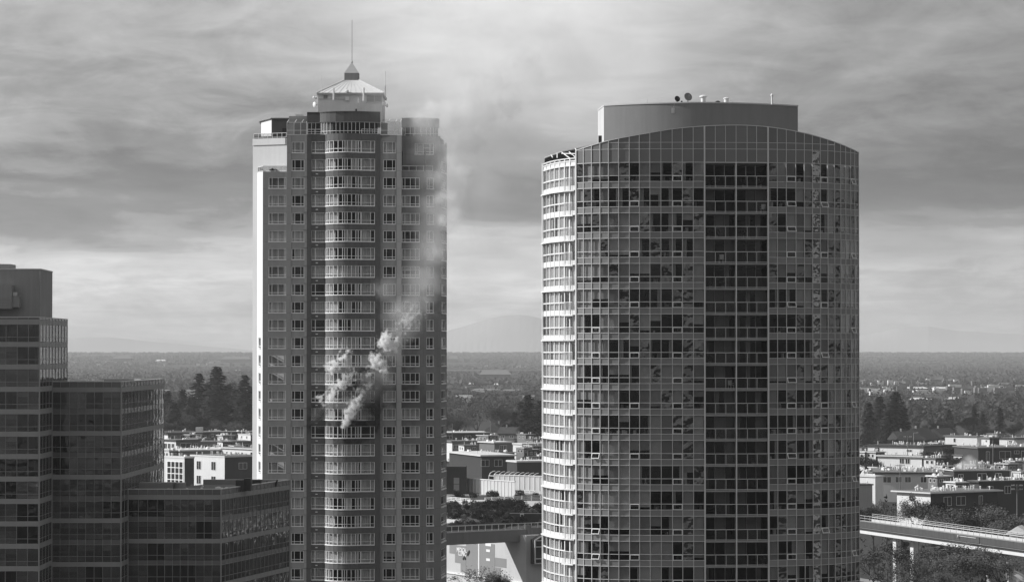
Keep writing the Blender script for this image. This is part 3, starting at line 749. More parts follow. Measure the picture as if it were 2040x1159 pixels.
    # mullions and rails
    mullions(root, PL, zbot, 0, 'alu', thick=(0, 13), tops=za[:14])
    mullions(root, PR, zbot, 0, 'alu', w=.05, proud=.06, thick=(0,), tops=za[19:])
    for i in range(1, 6): mullions(root, [PM[i - 1], PM[i], PM[i + 1]][1:2] * 1 or [], zb, za[13 + i], 'alu', w=.05) if False else None
    for i in range(1, 6):
        fr = Fr(PM[i], PM[i + 1]); MB().wb(fr, -.025, .025, -.05, .05, zb, za[13 + i]).build('mullion', M['alu'], root)
    zl = [z for (z0, z1, k_, s_) in rows for z in ((z1,) if k_ == 'vision' else (z1, z0) if k_ == 'lower' else ())]
    transoms(root, PL, sorted(set(round(z, 4) for z in zl)), 'alu', .06, .05)
    transoms(root, PR, sorted(set(round(z, 4) for z in zl)), 'alu', .045, .03)
    # opening lights under the panes, some of them tilted out
    def awning(pts, i, k, ang):
        fr = Fr(pts[i], pts[i + 1]); z1, z0 = rz(yf(k) + 26.6), rz(yf(k) + 37.6); h = z1 - z0; L = fr.L
        mb = MB(); gb = MB(); ca, sa = math.cos(ang), math.sin(ang)
        def pt(u, v, d):                                  # v down from the top hinge
            dd = v * sa + d * ca + .04; p = fr.pt(u, dd); return (p.x, p.y, h - v * ca + d * sa)
        def bx(u0, u1, v0, v1, d0, d1, tgt): tgt.hexa([pt(u0, v1, d1), pt(u1, v1, d1), pt(u1, v1, d0), pt(u0, v1, d0)], [pt(u0, v0, d1), pt(u1, v0, d1), pt(u1, v0, d0), pt(u0, v0, d0)])
        b = .055; bx(.04, L - .04, 0, b, 0, .05, mb); bx(.04, L - .04, h - b, h, 0, .05, mb); bx(.04, .04 + b, b, h - b, 0, .05, mb); bx(L - .04 - b, L - .04, b, h - b, 0, .05, mb)
        bx(.1, L - .1, b, h - b, .015, .03, gb)
        org = (fr.o.x, fr.o.y, 0)
        o = inst('awning_window', mb.mesh('awning_window', M['frame'], org), root, (fr.o.x, fr.o.y, z0)); inst('sash_glass', gb.mesh('sash_glass', M['glass_t'], org), o, (fr.o.x, fr.o.y, z0))
    for k in range(NF):
        awning(PL, 10, k, 0.0)
        if (k in (1, 2, 3, 4, 5)) or k % 2: awning(PL, 6, k, 0)
        if k in (6, 7, 8, 9, 10, 11, 14, 15): awning(PL, 2, k, .38 if k in (11, 14, 15) else 0)
        awning(PR, 2, k, .42 if k in (1, 2, 5, 8, 11) else .0)
        if k in (0, 1, 3, 5, 7, 9, 10, 14): awning(PR, 6, k, .4 if k in (1, 7, 14) else 0)
        if k % 3 == 0: awning(PR, 11, k, .35)
    # ---- balconies in the middle
    dep = 1.6
    bp = [p + Vector((0, dep)) for p in PM]
    for s, (a, b) in (('l', (PM[0], bp[0])), ('r', (bp[-1], PM[-1]))):
        fr = Fr(a, b); MB().wb(fr, .1, fr.L, -.12, -.02, zbot, zb).build('balcony_side_wall', M['stucco_grey'], root)
    for k in range(NF + 1):
        z0, z3, zr = rz(yf(k)), rz(yf(k + 1)), rz(yf(k) + 26.6)
        sl = MB()
        for i in range(6): sl.wb(Fr(PM[i], PM[i + 1]), 0, Fr(PM[i], PM[i + 1]).L, -dep, .04, z3 - .12, z3 + .05)
        slab = sl.build('balcony_slab', M['slab'], root)
        rl = MB(); gl = MB(); pts = [p for p in PM]
        for i in range(6):
            fr = Fr(PM[i], PM[i + 1]); rl.wb(fr, .02, fr.L - .02, -.05, .02, zr - .05, zr + .01)
            rl.wb(fr, -.02, .02, -.045, .015, z3 + .05, zr - .05); rl.wb(fr, .02, fr.L - .02, -.04, .0, z3 + .13, z3 + .17)
            gl.wb(fr, .03, fr.L - .03, -.03, -.015, z3 + .18, zr - .06)
        r = rl.build('balcony_railing', M['alu'], root); gl.build('railing_glass', M['glass_rail'], r, W[r.name])
        # sliding doors behind
        fm = MB(); dg = MB(); cu = MB()
        for i in range(6):
            fr = Fr(bp[i], bp[i + 1]); L = fr.L
            fm.wb(fr, -.03, .03, -.08, 0, z3 + .05, z0 - .12); dg.wb(fr, .03, L - .03, -.05, -.035, z3 + .1, z0 - .14)
            fm.wb(fr, .03, L - .03, -.07, -.01, z3 + .05, z3 + .11); fm.wb(fr, .03, L - .03, -.07, -.01, z0 - .2, z0 - .13)
            if rng.random() < .5:
                u1 = L if rng.random() < .6 else L * .5
                cu.quad(*[(p.x, p.y, z) for p, z in ((fr.pt(.05, -.2), z3 + .12), (fr.pt(u1 - .05, -.2), z3 + .12), (fr.pt(u1 - .05, -.2), z0 - .2), (fr.pt(.05, -.2), z0 - .2))])
        d = fm.build('sliding_door', M['slab'], root); dg.build('door_glass', M['glass_t'], d, W[d.name])
        if cu.v: cu.build('curtain', M['dim_blind'], d, W[d.name])
    pc = MB(); fr = Fr(PM[3] - Vector((.06, 0)), PM[3] + Vector((.06, 0))); pc.wb(fr, 0, .12, -dep, .08, zbot, zb); pc.build('balcony_divider', M['alu'], root)
    transoms(root, PM, [zb], 'alu', .08, .06)
    ts = MB()
    for i in range(6): ts.wb(Fr(PM[i], PM[i + 1]), 0, Fr(PM[i], PM[i + 1]).L, -dep, -.09, zb - .1, zb + .1)
    ts.build('balcony_soffit', M['slab'], root)
    # belongings on the sills and curtains pushed aside behind the clear panes
    sc_ = MB(); side = MB(); rc = random.Random(19)
    for pts, dk, n in ((PL, dl, 13), (PR, dr, 11)):
        for k in range(NF):
            zf = rz(yf(k) + 37.5); ztp = rz(yf(k)) - .06
            for i in range(n):
                fr = Fr(pts[i], pts[i + 1]); L = fr.L
                if i in dk.get(k, ()):
                    if rc.random() < .45:
                        w_ = L * rc.uniform(.15, .4); u0 = .03 if rc.random() < .5 else L - w_ - .03; nn = 6
                        for j in range(nn):
                            p, q = fr.pt(u0 + w_ * j / nn, -.2 - .05 * (j % 2)), fr.pt(u0 + w_ * (j + 1) / nn, -.2 - .05 * ((j + 1) % 2)); side.quad((p.x, p.y, zf), (q.x, q.y, zf), (q.x, q.y, ztp), (p.x, p.y, ztp))
                    for _ in range(rc.choice((0, 1, 1, 2, 3))):
                        u, w_, h = rc.uniform(.1, L - .3), rc.uniform(.08, .35), rc.uniform(.1, .6); sc_.wb(fr, u, min(L - .05, u + w_), -.75 - rc.random() * .6, -.35, zf, zf + h, rc.randint(0, 2))
    tag(sc_.build('sill_belongings', [M['concrete'], M['white'], M['slab']], root), kind='stuff'); tag(side.build('side_curtains', M['curtain'], root), kind='stuff')
    # ---- the sunny wing with its own ledges and white frames
    wing = [(1083.3, 14.2), (1089.5, 12.0), (1097, 10.1), (1105.7, 8.4), (1115.3, 7.0), (1125.8, 5.7)]
    bal = [(1125.8, 5.7), (1136, 4.9), (1147.5, 4.1)]
    WP = [rp_(a, b) for a, b in wing]; BP = [rp_(a, b) for a, b in bal]
    wrows = []; wv = {}
    for k in range(NF + 1):
        z0, z1, z2, z3 = rz(yf(k)) - .12, rz(yf(k) + 26.1), rz(yf(k) + 41), rz(yf(k + 1)) - .12
        wrows += [(z1, z0, 'vision', k), (z2, z1, 'lower', k), (z3, z2, 'spandrel', k)]; wv[k] = (z2, z0)
    wspec = {'vision': ('wing_pane', 'glass', -.02, 0), 'lower': ('wing_lower_pane', 'glass', -.02, 0), 'spandrel': ('wing_spandrel', 'white', -.06, .03)}
    rb = random.Random(3)
    wst = {(i, k): rb.random() for i in range(8) for k in range(NF + 1)}
    def wbl(i, st): return None if wst[(i, st)] < .16 else (0.0, 'sheer')
    curtain_wall(root, WP, wrows, wspec, blinds=(wv, wbl), used={})
    curtain_wall(root, BP, wrows, wspec, blinds=(wv, wbl), used={'blind': 0, 'vision': 90, 'lower': 90})
    ztop_w = rz(310)
    mullions(root, WP + BP[1:], zbot, ztop_w, 'white', w=.15, proud=.08)
    transoms(root, WP, [z1 for (z0, z1, k_, s_) in wrows if k_ == 'lower'], 'white', .13, .06)
    transoms(root, WP + BP[1:], [ztop_w, rz(315.5), rz(Y0) - .05], 'white', .10, .06)
    tw = MB()
    for i in range(len(WP + BP[1:]) - 1):
        pp = WP + BP[1:]; fr = Fr(pp[i], pp[i + 1]); tw.wb(fr, 0, fr.L, -.15, -.01, rz(324) - .1, rz(314))
    tw.build('wing_parapet', M['white'], root)
    for k in range(NF + 1):
        z3 = rz(yf(k + 1)) - .06; full = k % 2 == 0
        mb = MB(); pp = (WP + BP[1:]) if full else BP
        for i in range(len(pp) - 1):
            fr = Fr(pp[i], pp[i + 1]); mb.wb(fr, -.02, fr.L + .02, -.1, .34 if full else .5, z3 - .10, z3 + .03)
        mb.build('wing_ledge', M['white'], root)
        fr = Fr(BP[0], BP[2]); rl = MB(); zr = rz(yf(k) + 26)
        rl.wb(fr, .05, fr.L, .45, .5, zr, zr + .05)
        for j in range(9): u = .05 + (fr.L - .1) * j / 8; rl.wb(fr, u, u + .03, .45, .5, z3 + .03, zr)
        rl.build('wing_railing', M['white'], root)
    # edge pipe of the wing
    e = WP[0]; MB().tube((e.x - .1, e.y, zbot), (e.x - .1, e.y, ztop_w + .1), .12, None, 6).build('corner_trim', M['white'], root)
    # ---- inside and back
    ring = [p + Vector((0, .45)) for p in PL] + [bp[0] + Vector((0, .3)), bp[-1] + Vector((0, .3))] + [p + Vector((-.25, .45)) for p in PR]
    back = [rp_(1712, 18), rp_(1690, 26), rp_(1600, 31), rp_(1400, 33), rp_(1200, 31), rp_(1100, 26), rp_(1084, 20)]
    ring2 = ring + [p + Vector((-.3 if p.x > 20 else .3, -.3)) for p in back] + [p + Vector((.4, .5)) for p in WP] + [BP[2] + Vector((-.1, .6))]
    fl = MB()
    for k in range(NF + 2): fl.prism(ring2, rz(yf(k)) - .32, rz(yf(k)) - .1)
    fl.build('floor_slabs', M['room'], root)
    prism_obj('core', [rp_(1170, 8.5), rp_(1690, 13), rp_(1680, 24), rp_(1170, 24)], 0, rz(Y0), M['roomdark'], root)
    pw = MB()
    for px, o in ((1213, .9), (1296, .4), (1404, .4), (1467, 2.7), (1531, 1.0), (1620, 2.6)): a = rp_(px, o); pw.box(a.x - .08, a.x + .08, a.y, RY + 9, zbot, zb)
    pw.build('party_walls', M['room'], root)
    rw = MB(); seq = [PR[-1]] + back + [WP[0]]
    for i in range(len(seq) - 1): fr = Fr(seq[i], seq[i + 1]); rw.wb(fr, 0, fr.L, -.3, 0, 0, rz(310))
    rw.build('rear_wall', M['spandrel'], root)
    base = PL + PM + PR + back + WP + BP[1:]
    prism_obj('base', base, 0, zbot, M['spandrel'], root)
    prism_obj('roof_deck', ring2, rz(Y0) + .02, rz(Y0) + .12, M['roof'], root)
    # ---- open steel roof behind the wing
    a = rp_(1085, 15); b = rp_(1118, 19); c = rp_(1178, 22)
    zz = [PZ(315, RY + 15), PZ(303, RY + 19), PZ(290, RY + 22)]; z0 = rz(Y0) + .1
    wl = MB()
    for (p, q, h0, h1) in ((a, b, zz[0], zz[1]), (b, c, zz[1], zz[2])):
        wl.hexa([(p.x, p.y, z0), (q.x, q.y, z0), (q.x, q.y + .15, z0), (p.x, p.y + .15, z0)], [(p.x, p.y, h0), (q.x, q.y, h1), (q.x, q.y + .15, h1), (p.x, p.y + .15, h0)])
    wl.build('screen_wall', M['black'], root)
    st = MB()
    st.tube((a.x, a.y - .1, zz[0]), (b.x, b.y - .1, zz[1]), .07, None, 5).tube((b.x, b.y - .1, zz[1]), (c.x, c.y - .1, zz[2]), .07, None, 5)
    for (x0, y0, x1, y1) in ((1119, 303.5, 1136, 316), (1134, 303, 1146, 313), (1110, 306, 1110, 315), (1098, 309, 1101, 314), (1146, 296, 1149, 302), (1119, 306, 1146, 306.5)):
        p, q = P(x0, y0, RY + 15), P(x1, y1, RY + 13); st.tube(p, q, .06, None, 5)
    st.build('roof_strut', M['white'], root)
    # ---- drum penthouse
    dp = [rp_(1192, 15.5), rp_(1204, 9.2)]
    for i in range(1, 47):
        t = i / 47; px = 1204 + (1590.5 - 1204) * t; dp.append(rp_(px, 9.2 - 3.9 * (1 - (2 * t - 1) ** 2) + .5 * t))
    dp.append(rp_(1590.5, 9.7)); dp += [rp_(1590, 22), rp_(1196, 22)]
    zt = PZ(206, RY + 5.5)
    prism_obj('drum_penthouse', dp, rz(Y0), zt, M['drum'], root)
    fr = Fr(dp[0], dp[1]); MB().wb(fr, .0, fr.L, .005, .03, rz(Y0), zt - .03).build('drum_flank', M['concrete_light'], root)  # paler sheet paints the sunlit strip of the drum
    c = MB()
    for i in range(len(dp) - 3): fr = Fr(dp[i], dp[i + 1]); c.wb(fr, -.02, fr.L + .02, -.3, .07, zt, zt + .14)
    c.build('drum_coping', M['concrete_light'], root)
    for px in (1252, 1422): p = rp_(px, 5.6 if px > 1300 else 7.6); 
    p = P(1197.5, 281, RY + 12); MB().box(p.x - .3, p.x + .35, p.y - .6, p.y + .2, p.z - .45, p.z + .55).build('vent_hood', M['black'], root)
    p = P(1341, 220, RY + 5.3); MB().box(p.x - .14, p.x + .14, p.y - .14, p.y + .3, p.z - .3, p.z + .25).tube((p.x, p.y, p.z + .2), (p.x + .2, p.y, zt + .1), .02, None, 4).build('junction_box', M['steel'], root)
    # roof equipment
    def dish(px, py, r, ax, mt, off=7.0):
        p = P(px, py, RY + off); mb = MB().lathe(p, [(0, .10), (r * .5, .06), (r * .85, .0), (r, -.06), (r * .98, -.08), (r * .8, -.01), (r * .45, .045), (0, .085)], 20, axis=(-ax[0], -ax[1], -ax[2]))
        mb.tube((p.x, p.y + .15, p.z), (p.x, p.y + .25, zt), .05, None, 6); f = Vector(ax).normalized() * r * .9
        mb.tube(p + Vector((0, 0, -r * .8)), p + f, .018, None, 4).tube(p + f - Vector((0, .0, .06)), p + f + Vector((0, 0, .06)), .06, None, 6)
        mb.build('satellite_dish', M[mt], root)
    dish(1349, 197.5, .33, (.4, -.9, .25), 'black'); dish(1370.5, 193.5, .47, (.35, -.9, .3), 'drum')
    def vent(px, y0, y1, r, capr, mt='white'):
        p = P(px, y1, RY + 7); h = PZ(y0, RY + 7) - zt
        MB().lathe((p.x, p.y, zt), [(r, 0), (r, h * .75), (capr, h * .78), (capr, h * .9), (capr * .4, h), (0, h)], 12).build('roof_vent', M[mt], root)
    vent(1401, 190, 204, .26, .42); vent(1447, 194.5, 204, .26, .34); vent(1430, 201, 205, .3, .2, 'black'); vent(1538, 187, 207, .10, .16); vent(1290, 197, 206, .02, .02, 'steel'); vent(1358, 201, 205, .1, .1, 'black')
    return root, PM, rz, yf
right_tower, RPM, _, _yf = build_right_tower()

# things left on the balconies
ORD = ['first', 'second', 'third', 'fourth', 'fifth', 'sixth', 'seventh', 'eighth', 'ninth', 'tenth', 'eleventh', 'twelfth', 'thirteenth', 'fourteenth', 'fifteenth', 'sixteenth', 'seventeenth', 'lowest']
def balcony_things():
    rng = random.Random(8)
    me_ch = MB()
    me_ch.box(-.24, .24, -.22, .22, .40, .45).box(-.24, .24, .19, .24, .45, .95)
    for sx in (-.22, .18):
        for sy in (-.2, .18): me_ch.box(sx, sx + .04, sy, sy + .04, 0, .40)
    me_ch.box(-.26, -.22, -.2, .2, .6, .64).box(.22, .26, -.2, .2, .6, .64)
    me_ch = me_ch.mesh('balcony_chair', M['white'])
    pot = MB().lathe((0, 0, 0), [(0, 0), (.13, 0), (.18, .3), (.15, .3), (0, .27)], 10).mesh('pot', M['concrete'])
    def plant_mesh(seed):
        r = random.Random(seed); mb = MB()
        for i in range(70):
            a, b = r.uniform(0, 6.283), r.uniform(.1, 1.2); c = Vector((0, 0, .28)); d = Vector((math.cos(a) * b, math.sin(a) * b, 1.0)).normalized()
            p = c + d * r.uniform(.15, .6); t = Vector((r.uniform(-1, 1), r.uniform(-1, 1), r.uniform(-1, 1))).normalized() * .09; s = d.cross(t).normalized() * .06
            mb.quad(p - t, p - s, p + t, p + s)
        return mb.mesh('leaves', M['leaf_pale'])
    pm = [plant_mesh(i) for i in range(3)]
    def floor_z(k): return rz(_yf(k + 1)) + .055
    for px, k, o in ((1437, 3, 1.0), (1456, 8, .9), (1520, 1, 1.1)):
        p = rp_(px, o); t = inst('balcony_chair', me_ch, None, (p.x, p.y, floor_z(k)), rng.uniform(-.6, .6))
        tag(t, 'white plastic chair on the %s balcony row from the top of the rounded tower' % ORD[k], 'chair', 'chairs on the rounded tower balconies')
    for px, k in ((1414, 0), (1426, 0), (1482, 0), (1515, 0), (1412, 2), (1428, 2), (1480, 2), (1415, 4), (1440, 4), (1414, 7), (1432, 10), (1412, 10), (1500, 11), (1425, 13), (1520, 15)):
        p = rp_(px, .75); e = empty('potted_plant', (p.x, p.y, floor_z(k)))
        tag(e, 'potted plant on the %s balcony row from the top, %s' % (ORD[k], 'beside the outer post' if px < 1418 else 'beside the centre divider' if 1440 <= px < 1495 else 'behind the wide end panels' if px >= 1495 else 'between post and centre divider'), 'plant', 'potted plants on the rounded tower balconies')
        inst('pot', pot, e, W[e.name]); inst('leaves', rng.choice(pm), e, W[e.name], rng.uniform(0, 6), rng.uniform(.9, 1.4))
balcony_things()
# ================================================================== the stepped dark glass block
def build_stepped_block():
    CR = {'band': ('spandrel_band', 'band', -.1, .03), 'vision': ('pane', 'glass_d', -.02, 0), 'lower': ('lower_pane', 'glass_d', -.02, 0), 'spandrel': ('spandrel_panel', 'spandrel_dark', -.06, .0),
          'parapet': ('parapet_panel', 'spandrel_dark', -.1, 0)}
    def block(name, label, Y, cols, side_end, ztops, rows_px, roof_y, depth_extra, seed, side_cols):
        rng = random.Random(seed)
        def z(py): return PZ(py, Y)
        front = [Vector((PX(c, Y), Y)) for c in cols]
        corner = front[-1]; e = Vector((PX(side_end[0], side_end[1]), side_end[1]))
        side = [corner.lerp(e, t / side_cols) for t in range(side_cols + 1)]
        root = empty(name, ((front[0].x + corner.x) / 2, Y + 10, 0)); tag(root, label, 'building', 'wings of the stepped dark glass block')
        rows = [(z(b), z(a), k, i) for i, (a, b, k) in enumerate(rows_px)]
        vis = {i: (z0 if k == 'vision' else z0, z1) for i, (z0, z1, k, _) in enumerate(rows) if k in ('vision', 'lower')}
        runs = {}
        def state(i, st):
            key = (i // 2, st - (1 if rows_px[st][2] == 'lower' else 0))
            if key not in runs: runs[key] = rng.random()
            r = runs[key]
            return None if r < .30 else (0.0, 'blind')
        used = curtain_wall(root, front, rows, CR, blinds=(vis, state))
        curtain_wall(root, side, rows, CR, limit=0, blinds=(vis, lambda i, st: state(100 + i // 3, st)), used=used)
        zb, zt = rows[-1][0], rows[0][1]
        mullions(root, front, zb, zt - .02, 'band', w=.05, proud=.05, thick=(0, len(front) - 1))
        mm = MB()
        for p, q in zip(side[:-1], side[1:]): mm.wb(Fr(p, q), Fr(p, q).L - .025, Fr(p, q).L + .025, -.05, .05, zb, zt - .02)
        mm.build('side_mullions', M['band'], root)
        zs = sorted(set(round(b, 3) for (b, t, k, _) in rows if k in ('vision', 'spandrel')))
        transoms(root, front, zs, 'band', .05, .03); transoms(root, side, zs, 'band', .05, .03)
        bl = Vector((front[0].x + (e.x - corner.x), e.y))
        ring = [front[0] + Vector((0, .4)), corner + Vector((-.4, .4)), e + Vector((-.4, -.4)), bl + Vector((0, -.4))]
        fl = MB()
        for (b, t, k, _) in rows:
            if k in ('band', 'spandrel'): fl.prism(ring, b + .1, b + .3)
        fl.build('floor_slabs', M['roomdark'], root)
        c = Vector((2.5, 2.5)); prism_obj('core', [ring[0] + Vector((0, 3)), ring[1] + Vector((-3.5, 3)), ring[2] + Vector((-3.5, -1)), ring[3] + Vector((0, -1))], 0, zt - .8, M['roomdark'], root)
        prism_obj('base', [front[0], corner, e, bl], 0, zb, M['band'], root)
        rw = MB().wb(Fr(e, bl), 0, Fr(e, bl).L, -.3, 0, zb, zt - .02)
        rw.build('rear_wall', M['band'], root)
        prism_obj('roof_deck', ring, zt - .75, zt - .6, M['roof'], root)
        cp = MB()
        for p, q in ((front[0], corner), (corner, e), (e, bl)): fr = Fr(p, q); cp.wb(fr, 0, fr.L, -.35, .06, zt - .02, zt + .06)
        cp.build('parapet_coping', M['roof_light'], root)
        return root, zt, ring, e
    # tallest wing
    rows = [(632, 636, 'parapet'), (636, 646.5, 'band')]; y = 646.5
    for k in range(13): rows += [(y, y + 24.6, 'vision'), (y + 24.6, y + 34, 'lower'), (y + 34, y + 44.6, 'band')]; y += 44.6
    b1, z1, ring1, e1 = block('glass_block', 'tallest stepped wing of dark glass with a plain rooftop plant room', 350, [-58, -34, -10, 12, 34.5, 56.5, 79], (134, 372), None, rows, 632, 0, 1, 9)
    rows = [(760, 771, 'parapet')]; y = 771
    for k in range(5): rows += [(y, y + 10, 'band'), (y + 10, y + 32.5, 'vision'), (y + 32.5, y + 42.5, 'lower'), (y + 42.5, y + 53, 'spandrel'), (y + 53, y + 76, 'vision'), (y + 76, y + 86.8, 'lower')]; y += 86.8
    b2, z2, ring2, e2 = block('glass_block', 'middle wing of the stepped dark glass block, flat roof with white skylights', 359.6, [104.5, 121, 139, 155.5, 171.6, 188.7, 205.8, 222.5, 242], (327, 397), None, rows, 760, 0, 2, 14)
    rows = [(974, 985, 'parapet')]; y = 985
    for k in range(3): rows += [(y, y + 9.7, 'band'), (y + 9.7, y + 33, 'vision'), (y + 33, y + 43, 'lower'), (y + 43, y + 52.5, 'spandrel'), (y + 52.5, y + 76, 'vision'), (y + 76, y + 87, 'lower')]; y += 87
    b3, z3, ring3, e3 = block('glass_block', 'lowest wing of the stepped dark glass block, roof crowded with ducts', 365, [256, 276.6, 295, 314, 329, 344.7, 360, 375.5, 391, 407.6, 423.5, 441], (578, 392), None, rows, 974, 0, 3, 18)
    # plant room on the tallest wing
    a = Vector((PX(-70, 354), 354)); b = Vector((PX(80, 354), 354)); c = Vector((PX(104, 366), 366)); d = Vector((a.x, 366))
    zt = PZ(537, 354)
    r1 = prism_obj('plant_room', [a, b, c, d], z1 - .6, zt, M['concrete'], b1)
    cp = MB()
    for p, q in ((a, b), (b, c)): cp.wb(Fr(p, q), 0, Fr(p, q).L, -.2, .06, zt, zt + .12)
    cp.build('plant_room_coping', M['concrete_light'], b1)
    p = Vector((b.x - .03, b.y)); MB().tube((p.x, p.y - .06, z1), (p.x, p.y - .06, zt - .2), .05, None, 5).build('downpipe', M['band'], b1)
    MB().tube((c.x - .35, c.y - .9, z1), (c.x - .35, c.y - .9, zt - .2), .04, None, 5).build('downpipe', M['band'], b1)
    def rbox(x0, x1, y0, y1, Y, dep, mt, name, root): p, q = P(x0, y1, Y), P(x1, y0, Y); return MB().box(p.x, q.x, Y, Y + dep, p.z, q.z).build(name, M[mt], root)
    rbox(-30, 23, 568, 615, 352.2, 1.7, 'concrete', 'cooling_unit', b1); rbox(23.6, 38, 590, 612, 352.6, 1.2, 'concrete', 'cooling_unit', b1); rbox(25.5, 33, 582, 589.6, 352.8, .6, 'concrete_light', 'cooling_fan', b1)
    fr = Fr((PX(-30, 352.2), 352.2), (PX(23, 352.2), 352.2)); lv = MB()
    for k in range(7): lv.wb(fr, .1, fr.L - .15, 0, .06, PZ(612 - 3.1 * k, 352), PZ(610.4 - 3.1 * k, 352))
    lv.build('louvre', M['band'], b1); lv = MB()
    rbox(-50, 20.5, 526, 536.5, 358, 4, 'band', 'rooftop_screen', b1)
    # middle wing roof things
    for (px, py, w, Y) in ((106, 757.5, .22, 362), (166, 757.5, .5, 366), (201, 757, .5, 370), (274, 754.8, .55, 383)):
        p = P(px, py, Y); t = MB().box(-w, w, -.5, .5, 0, .55).box(-w * .7, w * .7, -.35, .35, .55, .7).mesh('skylight', M['white'])
        o = inst('skylight', t, b2, (p.x, p.y, z2 - .6))
    # lowest wing roof things
    zd = z3 - .6
    def on(px, Y): return PX(px, Y)
    mb = MB().box(on(262, 374), on(345, 374), 374, 376.4, zd, zd + 1.0); mb.build('roof_duct', M['band'], b3)
    MB().lathe((on(359, 375), 375, zd), [(.78, 0), (.78, .95), (.7, 1.0), (0, 1.02)], 18).build('roof_fan', M['band'], b3)
    for (x0, x1, Y, h) in ((470, 486, 372, 1.45), (486.5, 500, 373, 1.6), (503, 520, 380, 1.1)): MB().box(on(x0, Y), on(x1, Y), Y, Y + 1.6, zd, zd + h).build('plant_unit', M['black'], b3)
    rg = random.Random(4)
    for (px, Y) in ((272, 369), (336, 369.5), (373, 370), (402, 372), (404, 378), (432, 373), (436, 374), (441, 371.5), (452, 373)):
        s = rg.uniform(.15, .35); MB().lathe((on(px, Y), Y, zd), [(s * .5, 0), (s * .5, .3), (s, .34), (s * .7, .5), (0, .52)], 9).build('roof_vent', M['white'], b3)
    for k in range(7): MB().tube((on(525 + 4 * k, 386), 386, zd), (on(529 + 4 * k, 386), 386, zd + rg.uniform(.4, .9)), .18, .1, 6).build('roof_plant', M['leaf_dark'], b3)
build_stepped_block()

# ================================================================== ground
def build_ground():
    import numpy as np
    ys = [-400, 0, 200, 400, 600, 800, 1000, 1300, 1700, 2200, 3000, 4000, 5500, 7500, 9000, 10500, 12000, 13200, 14000, 14600, 16000, 19000, 22800]
    def prof(y): return 0.0 if y < 7500 else (38.0 * (y - 7500) / 6500 if y <= 14000 else (38.0 * max(0, (16000 - y) / 2000)))
    v = []; f = []; n = 9
    for y in ys:
        w = 900 + max(0, y) * .32
        for i in range(n): v.append((-w + 2 * w * i / (n - 1), y, prof(y)))
    for j in range(len(ys) - 1):
        for i in range(n - 1): a = j * n + i; f.append((a, a + 1, a + n + 1, a + n))
    me = bpy.data.meshes.new('ground'); me.from_pydata(v, [], f)
    mt = bpy.data.materials.new('town ground and far woods'); mt.use_nodes = True
    nt = mt.node_tree; N, L = nt.nodes, nt.links; b = N['Principled BSDF']; m = _m(nt); b.inputs['Roughness'].default_value = .95; b.inputs['Specular IOR Level'].default_value = .1
    geo = N.new('ShaderNodeNewGeometry')
    def noise(sc, det): n_ = N.new('ShaderNodeTexNoise'); n_.inputs['Scale'].default_value = sc; n_.inputs['Detail'].default_value = det; L.new(geo.outputs['Position'], n_.inputs['Vector']); return n_.outputs['Fac']
    va = m('MULTIPLY', m('ADD', .4, m('MULTIPLY', noise(.004, 8), 1.2)), .05)
    patch = N.new('ShaderNodeMapRange'); L.new(noise(.0021, 5), patch.inputs[0]); patch.inputs[1].default_value = .60; patch.inputs[2].default_value = .68
    va = m('ADD', va, m('MULTIPLY', patch.outputs[0], .05))
    c = N.new('ShaderNodeCombineColor')
    for i in range(3): L.new(va, c.inputs[i])
    L.new(c.outputs[0], b.inputs['Base Color']); me.materials.append(mt)
    o = inst('ground', me, None, (0, 0, 0)); tag(o, kind='structure')
    # street below the guideway
    fr = Fr((52, 640), (98, 515)); mb = MB(); q = [fr.pt(-40, 9), fr.pt(180, 9), fr.pt(180, -9), fr.pt(-40, -9)]
    mb.hexa([(p.x, p.y, 0.0) for p in q], [(p.x, p.y, .02) for p in q]); tag(mb.build('road', M['asphalt']), kind='structure')
    for s in (10.6, -10.6):
        q = [fr.pt(-40, s + 1.5), fr.pt(180, s + 1.5), fr.pt(180, s - 1.5), fr.pt(-40, s - 1.5)]
        tag(MB().hexa([(p.x, p.y, 0) for p in q], [(p.x, p.y, .13) for p in q]).build('pavement', M['concrete']), kind='structure')
build_ground()
# far island and hills
def ridge(name, Y, prof, thick, seed):
    rg = random.Random(seed); mb = MB(); n = 60; xs = [prof[0][0] + (prof[-1][0] - prof[0][0]) * i / n for i in range(n + 1)]
    def h(px):
        for (a, ya), (b, yb) in zip(prof[:-1], prof[1:]):
            if a <= px <= b: t = (px - a) / (b - a); return ya + (yb - ya) * t
        return 700
    top = []
    for x in xs: p = P(x, h(x) + rg.uniform(-.35, .35), Y); top.append(p)
    rows = [(-.5, 0.0), (-.2, .55), (0, 1.0), (.3, .6), (.6, 0.0)]
    k = len(mb.v)
    for (dy, hh) in rows:
        for p in top: mb.v.append((p.x * (1 + dy * thick / Y), Y + dy * thick, max(0.0, p.z) * hh))
    for j in range(len(rows) - 1):
        for i in range(n): a = k + j * (n + 1) + i; mb.f.append((a, a + 1, a + n + 2, a + n + 1)); mb.m.append(0)
    tag(mb.build(name, M['far']), kind='structure')
M['far'] = mat('far pale hill', .30, .95, .3, .0015)  # pale tone carries distance haze in the hill's colour
ridge('mountain', 20000, [(640, 699), (760, 690), (850, 672), (900, 657), (950, 642), (985, 632), (1010, 628), (1040, 627), (1070, 632), (1110, 645), (1160, 662), (1230, 680), (1330, 693), (1430, 699)], 1800, 1)
ridge('hill', 20800, [(-120, 690), (60, 682), (170, 672), (225, 672), (300, 680), (420, 690), (520, 699)], 1500, 2)
ridge('hill', 20400, [(1500, 699), (1640, 680), (1740, 664), (1800, 652), (1850, 650), (1900, 658), (1980, 663), (2080, 668), (2200, 690)], 1500, 3)

